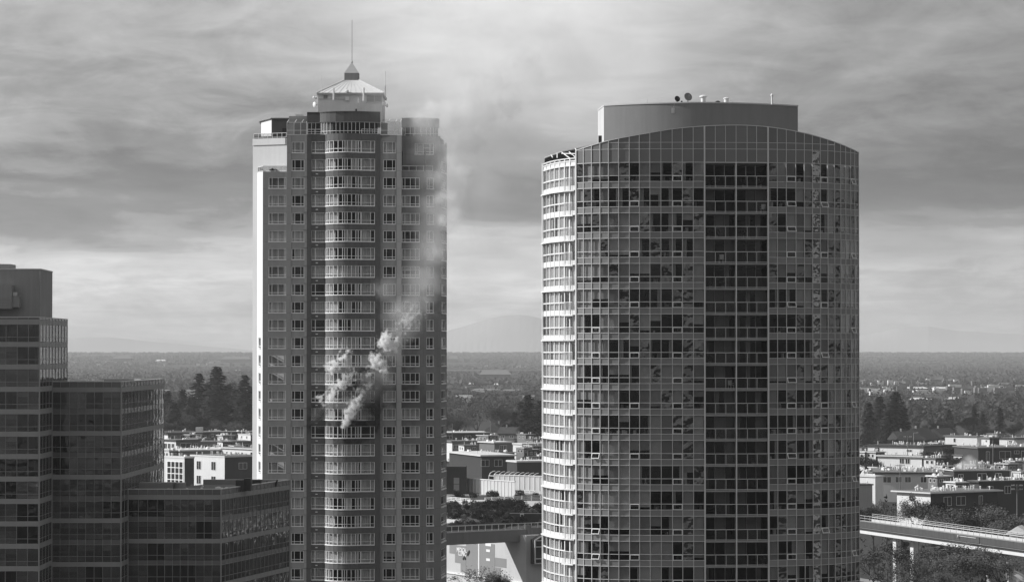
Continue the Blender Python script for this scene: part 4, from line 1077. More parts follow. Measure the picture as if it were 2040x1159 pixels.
# ================================================================== trees
def conifer_mesh(seed, R0=4.3, H=20.0, n=300, droop=.35, gap=0.0):
    r = random.Random(seed); mb = MB()
    for i in range(n):
        t = (i + r.random()) / n; t = .06 + .93 * t ** .9; t = t * .55 + round(t * 26) / 26 * .45; z = H * t; a = r.uniform(0, 6.283)
        Lr = R0 * (1.02 - t) ** .75 * r.uniform(.55, 1.12) + .2
        if r.random() < gap: continue
        dv = Vector((math.cos(a), math.sin(a), 0)); sd = Vector((-dv.y, dv.x, 0)); k = max(3, int(Lr * 2.2))
        for j in range(k):
            f = (j + .6) / k; c = dv * (Lr * f) + Vector((0, 0, z - droop * Lr * f * f + .1 * Lr * f)) + sd * r.uniform(-.25, .25) * Lr * .4
            w = r.uniform(.4, .8) * (1.15 - .5 * f); l = r.uniform(.45, .95)
            p = dv * l + Vector((0, 0, r.uniform(-.45, .1))); q = sd * w + Vector((0, 0, r.uniform(-.3, .15)))
            mb.quad(c - p * .5, c - q, c + p, c + q)
    return mb.mesh('crown', M['leaf_dark'])
def trunk_mesh(H, r0): return MB().tube((0, 0, 0), (0, 0, H * .5), r0, r0 * .6, 7).tube((0, 0, H * .5), (0, 0, H * .97), r0 * .6, .03, 6).mesh('trunk', M['bark'])
CON = [(conifer_mesh(s, R, 20.0, n, d, g), trunk_mesh(20.0, .34)) for s, R, n, d, g in ((1, 4.6, 470, .35, .0), (2, 3.6, 420, .45, .05), (3, 5.2, 470, .25, .08), (4, 4.0, 380, .5, .1))]
def decid_mesh(seed, H=10.0, spread=1.0, twigs=True, leaves=900, mt='leaf'):
    r = random.Random(seed); br = MB(); lf = MB(); ends = []
    def grow(p, d, L, rad, lev):
        q = p + d * L; br.tube(p, q, rad, rad * .62, 4 if lev < 2 else 3)
        if lev >= 2: ends.append((p, q))
        if lev == 5: return
        for _ in range(2 if r.random() < .55 else 3):
            nd = (d + Vector((r.uniform(-1, 1), r.uniform(-1, 1), r.uniform(-.25, .75))) * (.55 * spread)).normalized()
            grow(q, nd, L * r.uniform(.62, .86), rad * .6, lev + 1)
    grow(Vector((0, 0, 0)), Vector((r.uniform(-.05, .05), r.uniform(-.05, .05), 1)).normalized(), H * .26, H * .022, 0)
    for i in range(leaves):
        p, q = r.choice(ends); c = p.lerp(q, r.random()) + Vector((r.gauss(0, .32), r.gauss(0, .32), r.gauss(0, .28))) * H / 10
        a = Vector((r.uniform(-1, 1), r.uniform(-1, 1), r.uniform(-1, 1))).normalized(); s = a.orthogonal().normalized() * r.uniform(.03, .08) * H / 10; a *= r.uniform(.06, .15) * H / 10
        lf.quad(c - a, c - s, c + a, c + s)
    return lf.mesh('crown', M[mt]), br.mesh('trunk', M['bark'])
DEC = [decid_mesh(21, leaves=9000), decid_mesh(22, leaves=8000, spread=1.2), decid_mesh(23, leaves=2500, mt='leaf_pale'), decid_mesh(24, leaves=11000, spread=1.35, mt='leaf'), decid_mesh(25, leaves=5000, spread=1.1, mt='leaf_pale')]
def shrub_mesh(seed, mt='leaf', n=420):
    r = random.Random(seed); mb = MB()
    lob = [(Vector((r.uniform(-.5, .5), r.uniform(-.5, .5), r.uniform(.3, .7))), r.uniform(.35, .6)) for _ in range(5)]
    for i in range(n):
        c, R_ = r.choice(lob); d = Vector((r.gauss(0, 1), r.gauss(0, 1), r.gauss(0, 1))).normalized() * R_ * r.uniform(.6, 1.05); p = c + d
        if p.z < 0: p.z = -p.z * .3
        a = Vector((r.uniform(-1, 1), r.uniform(-1, 1), r.uniform(-1, 1))).normalized() * r.uniform(.05, .14); s = a.orthogonal().normalized() * r.uniform(.04, .1); mb.quad(p - a, p - s, p + a, p + s)
    return mb.mesh('foliage', M[mt])
SHR = [shrub_mesh(31), shrub_mesh(32, 'leaf_dark'), shrub_mesh(33, 'leaf_pale', 300)]
_rt = random.Random(77)
def tree(kind, px, top, Y, label, group=None, zb=0.0, wide=1.0, name=None):
    """a tree standing Y metres away whose tip reaches a picture row"""
    x = PX(px, Y); h = PZ(top, Y) - zb
    crown, trunk = CON[kind] if kind < 10 else DEC[kind - 10]; H = 20.0 if kind < 10 else 9.3
    e = empty(name or ('conifer_tree' if kind < 10 else 'broadleaf_tree'), (x, Y, zb)); tag(e, label, 'tree', group); s = h / H; rz_ = _rt.uniform(0, 6.28)
    inst('crown', crown, e, (x, Y, zb), rz_, (s * wide, s * wide, s)); inst('trunk', trunk, e, (x, Y, zb), rz_, (s, s, s))
    return e
G1 = 'dark conifers behind the white three storey building'
for (k, px, top, Y, w, lab) in ((0, 432, 730, 1560, 1.15, 'tallest dark fir in the stand behind the white three storey building'), (2, 396, 744, 1580, 1.0, 'broad dark fir standing beside the tallest fir'),
        (1, 487, 747, 1540, 1.15, 'pointed dark fir close to the sunlit edge of the burning tower'), (3, 346, 800, 1500, 1.5, 'short black fir beside the roof edge of the middle glass wing'),
        (2, 455, 765, 1600, 1.1, 'dense fir between the tallest fir and the burning tower'), (0, 365, 775, 1620, 1.2, 'hazy fir behind the short black fir'), (1, 415, 765, 1610, 1.2, 'narrow fir wedged behind the tallest fir'),
        (3, 470, 775, 1570, 1.3, 'ragged fir low between two taller firs'), (2, 334, 778, 1590, 1.0, 'fir peeping out behind the middle glass wing'), (0, 500, 770, 1590, 1.0, 'fir half hidden by the burning tower'), (1, 382, 790, 1530, 1.5, 'low wide fir below the broad dark fir')):
    tree(k, px, top, Y, lab, G1, wide=w * 1.3)
for (k, px, top, Y, lab) in ((12, 352, 800, 1540, 'pale autumn tree among the dark firs'), (14, 375, 826, 1500, 'bushy pale tree before the broad dark fir'), (14, 425, 836, 1490, 'pale rounded tree at the foot of the tallest fir'), (12, 465, 834, 1490, 'thin twiggy tree behind the flat roofed flats'),
        (12, 478, 750, 1640, 'pale bare tree behind the pointed fir'), (13, 400, 832, 1480, 'leafy dark tree behind the rooftop stair box'), (13, 490, 838, 1470, 'leafy tree beside the sunlit edge of the burning tower'), (13, 338, 832, 1470, 'leafy tree tucked behind the middle glass wing')):
    tree(k, px, top, Y, lab, 'broadleaf trees behind the flats', wide=1.3)
G2 = 'trees between the two towers'
for (k, px, top, Y, w, lab) in ((12, 952, 790, 1500, 1.5, 'wide bare pale tree in the valley gap between the towers'), (11, 975, 800, 1540, 1.5, 'rounded brown tree behind the wide bare tree'), (2, 1052, 786, 1380, 1.25, 'dark ragged conifer beside the sunny wing of the rounded tower'),
        (0, 1038, 800, 1400, 1.2, 'dense dark conifer joined to the ragged one'), (1, 1075, 798, 1420, 1.3, 'conifer half hidden by the sunny wing'), (13, 905, 815, 1500, 1.3, 'leafy tree beside the right edge of the burning tower'), (12, 925, 822, 1480, 1.4, 'small pale tree above the long dark flats'),
        (3, 1025, 820, 1390, 1.4, 'stubby conifer at the foot of the ragged conifer'), (13, 1000, 838, 1400, 1.5, 'low leafy tree beside the gabled house'), (14, 1065, 905, 1020, 1.6, 'pale shrubby tree behind the arched trellis'), (10, 900, 835, 1450, 1.3, 'dark broad tree just behind the long dark flats')):
    tree(k, px, top, Y, lab, G2, wide=w * (1.2 if k < 10 else 1.0))
G3 = 'trees behind the houses beyond the rounded tower'
for (k, px, top, Y, w, lab) in ((0, 1784, 780, 1420, 1.35, 'tall dark fir beyond the edge of the rounded tower'), (2, 1752, 790, 1450, 1.2, 'second dark fir beside the tall one'), (1, 1730, 802, 1440, 1.3, 'dark fir hugging the edge of the rounded tower'), (3, 1768, 815, 1400, 1.4, 'low black fir below the tall one'), (3, 1800, 810, 1460, 1.3, 'hazy fir on the shoulder of the tall one'),
        (1, 1940, 808, 1600, 1.3, 'slim fir above the white walled house'), (3, 1992, 812, 1560, 1.2, 'open branched cedar rising behind the far flats'), (2, 1958, 822, 1580, 1.3, 'broad fir beside the slim one'), (0, 1890, 815, 1620, 1.2, 'lone fir in the middle of the valley gap'),
        (13, 1885, 835, 1550, 1.5, 'rounded tree under the lone fir'), (12, 1748, 842, 1350, 1.4, 'pale bare tree at the foot of the firs'), (13, 1838, 838, 1560, 1.4, 'small dark tree behind the gabled roof'), (10, 1925, 830, 1560, 1.5, 'bushy tree beside the slim fir'), (13, 2020, 838, 1500, 1.6, 'tree at the end of the far flats'), (10, 1860, 842, 1540, 1.3, 'low tree behind the gabled ridge'), (13, 1975, 845, 1480, 1.5, 'low tree in front of the cedar'), (11, 1775, 868, 1260, 1.3, 'round dark tree in front of the gabled house'),
        (13, 1870, 895, 1090, 1.9, 'wide dark tree between two flat roofed blocks'), (10, 1905, 888, 1120, 1.7, 'dark tree beside the drifting chimney smoke'), (13, 1730, 905, 1010, 1.5, 'dark tree beside the parked cars')):
    tree(k, px, top, Y, lab, G3, wide=w * (1.25 if k < 10 else 1.0))
G4 = 'trees along the guideway'
for (k, px, top, Y, w, lab) in ((12, 1826, 975, 690, 1.0, 'bare tree in front of the sunlit white gable wall'), (14, 1890, 1015, 640, 1.6, 'twiggy tree behind the guideway railing'), (14, 1928, 1018, 650, 1.5, 'grey twiggy tree next to the pale bushy one'), (14, 2020, 1008, 640, 1.7, 'pale bushy tree by the little white porch'), (11, 1875, 985, 700, 1.4, 'dark tree against the shaded flats'), (11, 1740, 995, 690, 1.5, 'dark tree beside the tower behind the railing'), (12, 1765, 990, 720, 1.2, 'spindly tree beside the white gable wall'),
        (13, 1965, 995, 700, 1.6, 'black leafy tree in the deep shade of the flats'), (12, 1800, 1070, 560, 1.4, 'bare tree below the guideway near its first column'), (14, 1935, 1085, 540, 2.1, 'broad twiggy tree below the guideway'), (12, 1740, 1080, 570, 1.5, 'bare tree under the guideway beside the tower'), (11, 1765, 1075, 600, 1.5, 'dark tree behind the first column'), (14, 1840, 1110, 545, 1.5, 'low twiggy tree beside the parked car'),
        (11, 1860, 1068, 640, 1.6, 'dark tree in the shade beyond the street'), (14, 2000, 1092, 535, 1.6, 'twiggy tree beside the second column'), (13, 1900, 1068, 650, 1.7, 'broad dark tree in the shade beyond the parked car'), (13, 1955, 1072, 620, 1.7, 'dark tree behind the second column'), (11, 2030, 1082, 600, 1.8, 'dark tree at the far end of the beam'), (14, 1880, 1125, 530, 1.3, 'low scrub tree below the street lamp'), (11, 1805, 1072, 660, 1.6, 'dark tree across the street from the columns'), (12, 1775, 1120, 535, 1.6, 'leaning bare tree by the foot of the tower')):
    tree(k, px, top, Y, lab, G4, wide=w)
tree(12, 963, 1118, 520, 'bare bush like tree before the clinic wall', wide=1.6)
tree(13, 1003, 1142, 520, 'clipped dark round tree at the foot of the clinic wall', wide=.9)
tree(11, 668, 1140, 425, 'dark tree top in front of the lowest bay windows', wide=1.1)
tree(11, 1003, 1138, 525, 'dark round tree beside the corner of the clinic', wide=.8)

# woods that cover the valley and the plain: one mass
def build_woods():
    r = random.Random(9); mb = MB()
    def lump(x, y, z, w, h, n):
        for i in range(n):
            a = r.uniform(0, 6.283); t = r.random(); rr = w * (1 - t * .7) * r.uniform(.4, 1); c = Vector((x + math.cos(a) * rr, y + math.sin(a) * rr, z + h * t))
            p = Vector((r.uniform(-1, 1), r.uniform(-1, 1), r.uniform(-1, 1))) * w * .45; q = Vector((r.uniform(-1, 1), r.uniform(-1, 1), r.uniform(-.5, 1))) * w * .45; mb.tri(c - p, c + p, c + q)
    def octa(x, y, z, w, h):
        k = len(mb.v); s = r.uniform(0, 1.5)
        mb.v += [(x + w * math.cos(s + 2.09 * i), y + w * math.sin(s + 2.09 * i), z + h * .3) for i in range(3)] + [(x, y, z + h), (x, y, z)]
        for i in range(3): mb.f += [(k + i, k + (i + 1) % 3, k + 3), (k + (i + 1) % 3, k + i, k + 4)]; mb.m += [0, 0]
    def vn(x, y, s_):                       # smooth value noise: where the plain is wooded and where it lies open
        def h(a, b): return (math.sin(a * 127.1 + b * 311.7) * 43758.5453) % 1.0
        a, b = x / s_, y / s_; i, j = math.floor(a), math.floor(b); f, g = a - i, b - j; f, g = f * f * (3 - 2 * f), g * g * (3 - 2 * g)
        return (h(i, j) * (1 - f) + h(i + 1, j) * f) * (1 - g) + (h(i, j + 1) * (1 - f) + h(i + 1, j + 1) * f) * g
    def gz(y): return 0.0 if y < 7500 else 38.0 * (min(y, 14000) - 7500) / 6500
    for i in range(9000):
        y = 1900 * (2.6 ** r.random()); x = y * r.uniform(-.185, .185); h = r.uniform(3, 8)
        if any(abs((x / y * FPX + 1020) - cx) < w and abs(y - cy) < d for cx, w, cy, d in CLEAR): continue
        lump(x, y, 0, h * r.uniform(.4, .8), h, 22 if y < 3000 else 12)
    for i in range(60000):
        y = 4200 * (3.35 ** r.random()); x = y * r.uniform(-.185, .185); h = r.uniform(3, 9) * (.7 + .8 * vn(x, y, 900))
        if vn(x * 1.0, y * .35, 420) > .68: continue
        if any(abs((x / y * FPX + 1020) - cx) < w and abs(y - cy) < d for cx, w, cy, d in CLEAR): continue
        octa(x, y, gz(y) - .5, h * r.uniform(.7, 2.0), h)
    for i in range(500):                        # the far shore's ragged skyline
        y = 13900; x = y * r.uniform(-.185, .185); octa(x, y, gz(y) - 2, r.uniform(20, 60), r.uniform(4, 12))
    o = mb.build('woods', M['woods']); tag(o, kind='stuff')
def build_far_town():
    r = random.Random(15); mb = MB()
    for c in range(46):
        y = 2600 * (4.0 ** r.random()); x = y * r.uniform(-.18, .18); n = r.randint(8, 34); sp_ = y * .012
        z = 0.0 if y < 7500 else 38.0 * (min(y, 14000) - 7500) / 6500
        for k in range(n):
            w, d, h = r.uniform(4, 16), r.uniform(5, 14), r.uniform(2.5, 6); xx, yy = x + r.gauss(0, sp_ * 1.6), y + r.gauss(0, sp_ * .8); mb.box(xx, xx + w, yy, yy + d, z, z + h + 1.5, r.choice((0, 0, 1)))
    tag(mb.build('far_town', [M['stucco_grey'], M['stucco']]), kind='stuff')
CLEAR = [(988, 40, 4900, 420), (985, 60, 3500, 200), (1860, 80, 3600, 250), (1905, 40, 2800, 160), (1840, 40, 2850, 160), (1850, 60, 4400, 300), (1960, 60, 3300, 160), (240, 60, 9800, 500), (910, 40, 9000, 600), (470, 60, 9500, 700)]
build_woods()
build_far_town()
# ================================================================== low buildings of the town
VENT = MB().lathe((0, 0, 0), [(.16, 0), (.16, .55), (.3, .6), (.22, .85), (0, .9)], 7).mesh('roof_vent', M['white'])
VENT2 = MB().lathe((0, 0, 0), [(.1, 0), (.1, 1.1), (0, 1.12)], 6).mesh('roof_pipe', M['white'])
VENT3 = MB().box(-.55, .55, -.4, .4, 0, .5).box(-.4, .4, -.3, .3, .5, .62).mesh('roof_hatch', M['white'])
_wm = {}
def win_mesh(w, h, panes=2):
    k = (round(w, 2), round(h, 2), panes)
    if k not in _wm:
        fr = Fr((-w / 2, 0), (w / 2, 0)); f = MB(); b = .09
        for z0, z1 in ((0, b), (h - b, h)): f.wb(fr, 0, w, 0, .07, z0, z1)
        for i in range(panes + 1): u = min(max(0, w * i / panes - b / 2), w - b); f.wb(fr, u, u + b, 0, .065, b, h - b)
        g = MB().wb(fr, b / 2, w - b / 2, .005, .03, b / 2, h - b / 2)
        _wm[k] = (f.mesh('window', M['frame']), g.mesh('pane', M['dark_glass']))
    return _wm[k]
def lowrise(label, pxl, pxc, pxr, ytop, Y, phi=25, zb=0.0, wall='stucco', wallr=None, roof='roof', fascia='roof_light', over=.6, vents=8, wl=(), wr=(), seed=0, maxl=40, cat='building', group='low flats in the town', slab=.45, ybase=None, name='low_building'):
    """flat roofed block whose near corner stands at pxc; wl / wr = windows on the sunlit and on the shaded face as (along 0..1, down m, w, h)"""
    r = random.Random(seed * 13 + 5); phi = R(phi)
    c = Vector((PX(pxc, Y), Y)); rr = Vector((math.cos(phi), math.sin(phi))); ll = Vector((-math.sin(phi), math.cos(phi)))
    kl, kr = (pxl - 1020) / FPX, (pxr - 1020) / FPX
    dl = kl * ll.y - ll.x; tl = (c.x - kl * Y) / dl if abs(dl) > .02 else maxl; tl = min(max(tl, 5), maxl)
    tr = (kr * Y - c.x) / (rr.x - kr * rr.y); tr = min(max(tr, 4), 60)
    zt = PZ(ytop, Y); A = c + ll * tl; B = c + rr * tr; D = A + rr * tr
    root = empty(name, ((c.x + D.x) / 2, (c.y + D.y) / 2, zb)); tag(root, label, cat, group)
    body = MB(); fl, frt = Fr(A, c), Fr(c, B)
    MB().prism([A, c, B, D], zb, zt - slab).build('wall', M[wall], root)
    if wallr: MB().wb(frt, .02, frt.L, 0, .04, zb, zt - slab - .01).build('shade_toned_wall', M[wallr], root)  # darker skin paints shade onto the face turned from the sun
    u, v = (rr * over), (ll * over)
    MB().prism([A - u + v, c - u - v, B + u - v, D + u + v], zt - slab, zt).build('roof', M[fascia], root)
    MB().prism([A - u * .7 + v * .7, c - u * .7 - v * .7, B + u * .7 - v * .7, D + u * .7 + v * .7], zt + .005, zt + .06).build('roof_covering', M[roof], root)
    for k in range(vents):
        s, t = r.uniform(.08, .95), r.uniform(.1, .92); p = c + rr * (tr * s) + ll * (tl * t)
        me = r.choice((VENT, VENT, VENT2, VENT2, VENT3)); inst(me.name.split('.')[0], me, root, (p.x, p.y, zt + .06), r.uniform(0, 3), r.uniform(.7, 1.3))
    for fr, wins, ang in ((fl, wl, math.atan2(fl.u.y, fl.u.x)), (frt, wr, math.atan2(frt.u.y, frt.u.x))):
        for (s, down, w, h) in wins:
            w = min(w, fr.L * .9); f, g = win_mesh(w, h, 2 if w > 1.3 else 1); p = fr.pt(fr.L * s, .045); z = zt - slab - down - h
            o = inst('window', f, root, (p.x, p.y, z), ang); gq = inst('pane', g, o, (p.x, p.y, z))
    return root, c, A, B, D, zt, fl, frt
def row(n, down, w, h, a=.1, b=.9): return [(a + (b - a) * i / max(1, n - 1), down, w, h) for i in range(n)]

# --- between the stepped block and the burning tower
S = 1
w1 = lowrise('white three storey building with four dark windows in its sunlit wall', 380, 448, 520, 908, 1000, 42, wall='stucco', wallr='stucco_dark', fascia='stucco', over=.15, vents=14, roof='roof', maxl=34, seed=1,
        wl=[(.25, 1.6, 2.6, 3.0), (.68, 1.6, 2.6, 3.0), (.25, 6.6, 2.6, 3.0), (.68, 6.6, 2.6, 3.0)], wr=[(.5, 2, 3.5, 2.2)])
w2 = lowrise('white wing with a tall gridded window wall beside the middle glass wing', 318, 368, 386, 910, 990, 42, wall='stucco', wallr='stucco_dark', fascia='stucco', over=.15, vents=6, roof='roof_light', maxl=30, seed=2)
def window_grid(info, s0, s1, nz, nu, down, h):
    root, c, A, B, D, zt, fl, frt = info; f = MB(); g = MB(); L = fl.L; z1 = zt - .45 - down; z0 = z1 - h
    g.wb(fl, L * s0, L * s1, .01, .04, z0, z1); 
    for i in range(nu + 1): u = L * (s0 + (s1 - s0) * i / nu); f.wb(fl, u - .2, u + .2, .04, .12, z0, z1)
    for j in range(nz + 1): z = z0 + h * j / nz; f.wb(fl, L * s0 + .2, L * s1 - .2, .04, .11, z - .12, z + .12)
    o = f.build('window_grid', M['frame'], root); g.build('pane', M['dark_glass'], o, W[o.name])
window_grid(w2, .32, .95, 4, 4, 1.2, 8.2)
lowrise('white flat roofed house with small paired windows beside the burning tower', 440, 512, 540, 893, 1120, 40, wall='stucco', fascia='roof_light', vents=4, seed=3, maxl=36, wl=[(.18, 1.2, 1.0, 1.8), (.28, 1.2, 1.0, 1.8), (.5, 1.2, 1.0, 1.8), (.6, 1.2, 1.0, 1.8), (.9, 1, 3.6, 2.4)])
lowrise('flats with a sunlit white end wall and wide shaded front', 322, 351, 400, 876, 1240, 38, wall='stucco', wallr='stucco_grey', fascia='conc_dark', vents=5, seed=4, wl=row(3, 1.1, 2.2, 2.6, .3, .8), wr=[(.4, 1.0, 5.5, 2.8), (.8, 1.2, 2, 2.4)])
lowrise('grey flats with balconies behind the white wing', 385, 398, 500, 879, 1260, 20, wall='stucco_grey', fascia='roof', vents=6, seed=5, wr=row(6, 1.0, 2.6, 2.6))
w3 = lowrise('long flat roofed flats with a box on the roof below the firs', 300, 335, 412, 862, 1420, 20, wall='stucco', wallr='stucco_grey', fascia='roof_dark', roof='roof_dark', over=1.2, vents=8, seed=6, wr=[(.15, .9, 3, 2.4), (.42, .9, 4, 2.6), (.55, .9, 2.4, 2.4), (.88, .9, 4.5, 2.6)])
p = P(397, 858, 1425); MB().box(p.x - 1.8, p.x + 1.6, p.y, p.y + 3, w3[5], w3[5] + 2.6).build('stair_box', M['stucco'], w3[0])
lowrise('shaded flats with dark deep balconies next to the burning tower', 405, 412, 520, 860, 1430, 12, wall='stucco_grey', fascia='roof_dark', roof='roof', over=1.2, vents=16, seed=7, wr=[(.12, .8, 4, 3.0), (.3, .8, 6, 3.2), (.5, .8, 3, 3.0), (.7, .8, 7, 3.2), (.93, .8, 3, 3.0)])
lowrise('pale low roof cluttered with pipes between the white building and the flats', 322, 360, 470, 896, 1130, 30, wall='stucco', wallr='stucco_grey', roof='roof_light', fascia='roof_light', vents=22, seed=8)

# --- between the two towers
lowrise('long dark flats with a bright roof edge between the towers', 870, 885, 990, 861, 1390, 14, wall='stucco_dark', fascia='roof_light', roof='roof_light', over=.9, slab=.35, vents=5, seed=11, wr=[(.1, 1.2, 3, 1.6), (.45, 1.2, 3, 1.6), (.7, 1.2, 4, 1.6)])
lowrise('low flats with a lit end wall beside the burning tower', 880, 901, 975, 878, 1270, 25, wall='stucco', wallr='stucco_grey', fascia='roof', roof='roof', over=.8, vents=12, seed=12, wr=row(3, 1.2, 2.5, 1.8))
lowrise('white walled house with square openings beside the sunny wing', 1022, 1040, 1100, 883, 1240, 35, wall='stucco', fascia='roof_light', roof='roof_light', over=.4, vents=5, seed=13, wr=[(.45, 1.2, 1.3, 1.9), (.7, 1.2, 1.3, 1.9)])
lowrise('small grey house under the dark conifer', 955, 985, 1020, 880, 1220, 30, wall='stucco_grey', fascia='roof_light', roof='roof_light', over=.7, vents=4, seed=14, wr=[(.4, .9, 1.6, 2.2), (.6, .9, 1.6, 2.2)])
lowrise('dark walled shop row with a bright pale roof', 880, 960, 1025, 906, 1030, 18, wall='stucco_dark', wallr='stucco_dark', fascia='roof_light', roof='roof_light', over=.8, vents=10, seed=15, wr=row(3, 1.2, 3, 2.4))
lowrise('low white roofed shed behind the arched trellis', 1010, 1030, 1100, 918, 960, 22, wall='stucco_dark', fascia='roof_light', roof='roof_light', over=.3, vents=7, seed=16)
def gable_house(label, px, ridge_y, Y, w, l, h, phi, wall, roofm, group='gabled houses', chim=True):
    ph = R(phi); x = PX(px, Y); zr = PZ(ridge_y, Y); root = empty('gabled_house', (x, Y, 0)); tag(root, label, 'house', group)
    u = Vector((math.cos(ph), math.sin(ph))); v = Vector((-math.sin(ph), math.cos(ph))); c = Vector((x, Y)); ze = zr - h
    q = [c - u * l / 2 - v * w / 2, c + u * l / 2 - v * w / 2, c + u * l / 2 + v * w / 2, c - u * l / 2 + v * w / 2]
    MB().prism(q, 0, ze).build('wall', M[wall], root)
    o = .5; q = [c - u * (l / 2 + o) - v * (w / 2 + o), c + u * (l / 2 + o) - v * (w / 2 + o), c + u * (l / 2 + o) + v * (w / 2 + o), c - u * (l / 2 + o) + v * (w / 2 + o)]; r0, r1 = c - u * (l / 2 + o), c + u * (l / 2 + o)
    m_ = MB(); T = lambda p, z: (p.x, p.y, z)
    m_.v += [T(q[0], ze), T(q[1], ze), T(q[2], ze), T(q[3], ze), T(r0, zr), T(r1, zr), T(q[0], ze - .2), T(q[1], ze - .2), T(q[2], ze - .2), T(q[3], ze - .2)]
    m_.f += [(0, 1, 5, 4), (2, 3, 4, 5), (1, 2, 5), (3, 0, 4), (6, 7, 1, 0), (7, 8, 2, 1), (8, 9, 3, 2), (9, 6, 0, 3), (9, 8, 7, 6)]; m_.m += [0] * 9
    rf = m_.build('roof', M[roofm], root)
    if chim: p = r0.lerp(r1, .3); MB().box(p.x - .35, p.x + .35, p.y - .35, p.y + .35, zr - .6, zr + 1.1).build('chimney', M['stucco'], rf, W[rf.name])
    fr = Fr(c - u * l / 2 - v * w / 2, c + u * l / 2 - v * w / 2); f, g = win_mesh(1.8, 1.3)
    for s in (.25, .7): p = fr.pt(fr.L * s, .03); o_ = inst('window', f, root, (p.x, p.y, ze - 2.1), ph); inst('pane', g, o_, (p.x, p.y, ze - 2.1))
    return root
gable_house('dark gabled house with a thin white chimney between the towers', 1000, 843, 1400, 10, 14, 3.4, 60, 'stucco_grey', 'roof_dark')
gable_house('steep roofed house half behind the dark conifer', 1018, 850, 1380, 9, 10, 3.0, -20, 'stucco_grey', 'roof_dark')
gable_house('wide dark gabled roof beyond the round dark tree', 1830, 852, 1330, 14, 22, 5.0, 65, 'stucco_dark', 'roof_dark')
gable_house('second dark roof ridge behind the white walled house', 1875, 852, 1380, 12, 20, 4.2, 60, 'stucco_dark', 'roof_dark')
gable_house('dark hipped house left of the wide gabled roof', 1805, 858, 1360, 11, 13, 4.0, 20, 'stucco_dark', 'roof_dark')
gable_house('little white porch roof at the end of the guideway', 2030, 1046, 545, 3.2, 3.6, 1.3, 70, 'stucco', 'white', chim=False)

# --- beyond the rounded tower
lowrise('white walled house with a long shadow on its wall', 1882, 1946, 1952, 868, 1250, 48, wall='stucco', fascia='roof', roof='roof', over=.5, vents=8, seed=21, maxl=30, wl=[(.3, .7, 1.2, 1.8)])
lowrise('white end wall with one small window in the far row', 1955, 1971, 1990, 871, 1240, 35, wall='stucco', wallr='stucco_dark', fascia='roof', roof='roof', vents=8, seed=22, wl=[(.6, .6, .9, 1)])
lowrise('far white flats behind the utility pole', 1990, 2020, 2070, 872, 1260, 45, wall='stucco', fascia='roof_dark', roof='roof', vents=14, seed=23, wl=[(.75, .6, 1.6, 1.8)])
lowrise('long low white bungalow wall under a dark flat roof', 1728, 1839, 1900, 888, 1160, 50, wall='stucco', wallr='stucco_grey', fascia='roof_dark', roof='roof_dark', over=.8, vents=36, seed=24, maxl=44, wl=[(.17, .5, 2.6, 2.2), (.75, 1.1, 2.6, .9)])
lowrise('shaded brown flats with dark doorways on the right hand street', 1900, 1948, 2075, 891, 1080, 14, wall='stucco_dark', wallr='stucco_dark', fascia='roof', roof='roof', over=.5, vents=22, seed=25, maxl=30, wr=[(.15, 1, 1.4, 4), (.42, 1, 4.6, 2.8), (.6, .8, 2, 1.2), (.72, .9, 2.4, 3.6), (.9, .8, 2.5, 1.2)])
lowrise('small flats whose white end wall carries a slanting shadow', 1748, 1836, 1842, 908, 1060, 52, wall='stucco', wallr='stucco_dark', fascia='roof_light', roof='roof', over=.9, slab=.4, vents=12, seed=26, maxl=26, wl=[(.55, .6, 2, 2), (.68, .6, 2, 2)])
lowrise('long grey flats with a row of square windows and crowded roof', 1716, 1743, 1898, 940, 930, -6, wall='stucco', wallr='concrete_light', fascia='roof_dark', roof='roof', over=.7, vents=60, seed=27, maxl=34, wr=[(.15, .9, 2.8, 2.0), (.3, .9, 2, 1.9), (.42, .9, 2, 1.9), (.62, .9, 2, 1.9), (.74, .9, 2, 1.9), (.92, .8, 3.2, 2.2)])
lowrise('dark flats with a bright roof edge behind the drifting chimney smoke', 1880, 1900, 2010, 936, 900, 10, wall='stucco_dark', wallr='stucco_dark', fascia='roof_light', roof='roof', over=.5, slab=.25, vents=26, seed=28, maxl=30, wr=[(.12, 1, 1.6, 1.2), (.5, .8, 3, 2.2), (.8, .8, 2, 2)])
lowrise('blank white box building with a pale roof edge', 2002, 2033, 2070, 939, 900, 40, wall='stucco', wallr='stucco_grey', fascia='roof_light', roof='roof', over=.3, slab=.3, vents=3, seed=29, maxl=20)
w9 = lowrise('nearer flats with a tall sunlit white gable wall and deep shaded front', 1786, 1853, 1985, 980, 770, 35, wall='stucco', wallr='stucco_dark', fascia='roof_light', roof='roof', over=1.2, slab=.35, vents=42, seed=30, maxl=24, wl=[(.45, .6, 1.9, 1.7), (.3, 4.9, 1.9, 1.7)], wr=[(.25, 1, 2.8, 2.4), (.45, 1, 3.4, 2.4), (.25, 4.4, 2.8, 2.4), (.5, 4.4, 3, 2.4), (.75, 1, 1.4, 2.4)])
lowrise('dark brick flats behind the pale bushy tree', 1930, 1950, 2090, 958, 820, 22, wall='stucco_dark', wallr='stucco_dark', fascia='roof_dark', roof='roof', over=.6, vents=30, seed=31, maxl=24, wr=[(.15, 1, 2, 2.4), (.4, 1, 2, 2.2), (.7, 1, 2.4, 2.2)])
lowrise('white sunlit house end close to the edge of the rounded tower', 1700, 1743, 1748, 948, 880, 45, wall='stucco', fascia='roof_light', roof='roof_light', over=.3, slab=.3, vents=4, seed=32, maxl=18)
lowrise('pale rendered garage below the white house end', 1690, 1700, 1737, 964, 800, 12, wall='stucco_grey', wallr='concrete', fascia='conc_dark', roof='roof', over=.3, slab=.3, vents=6, seed=33)

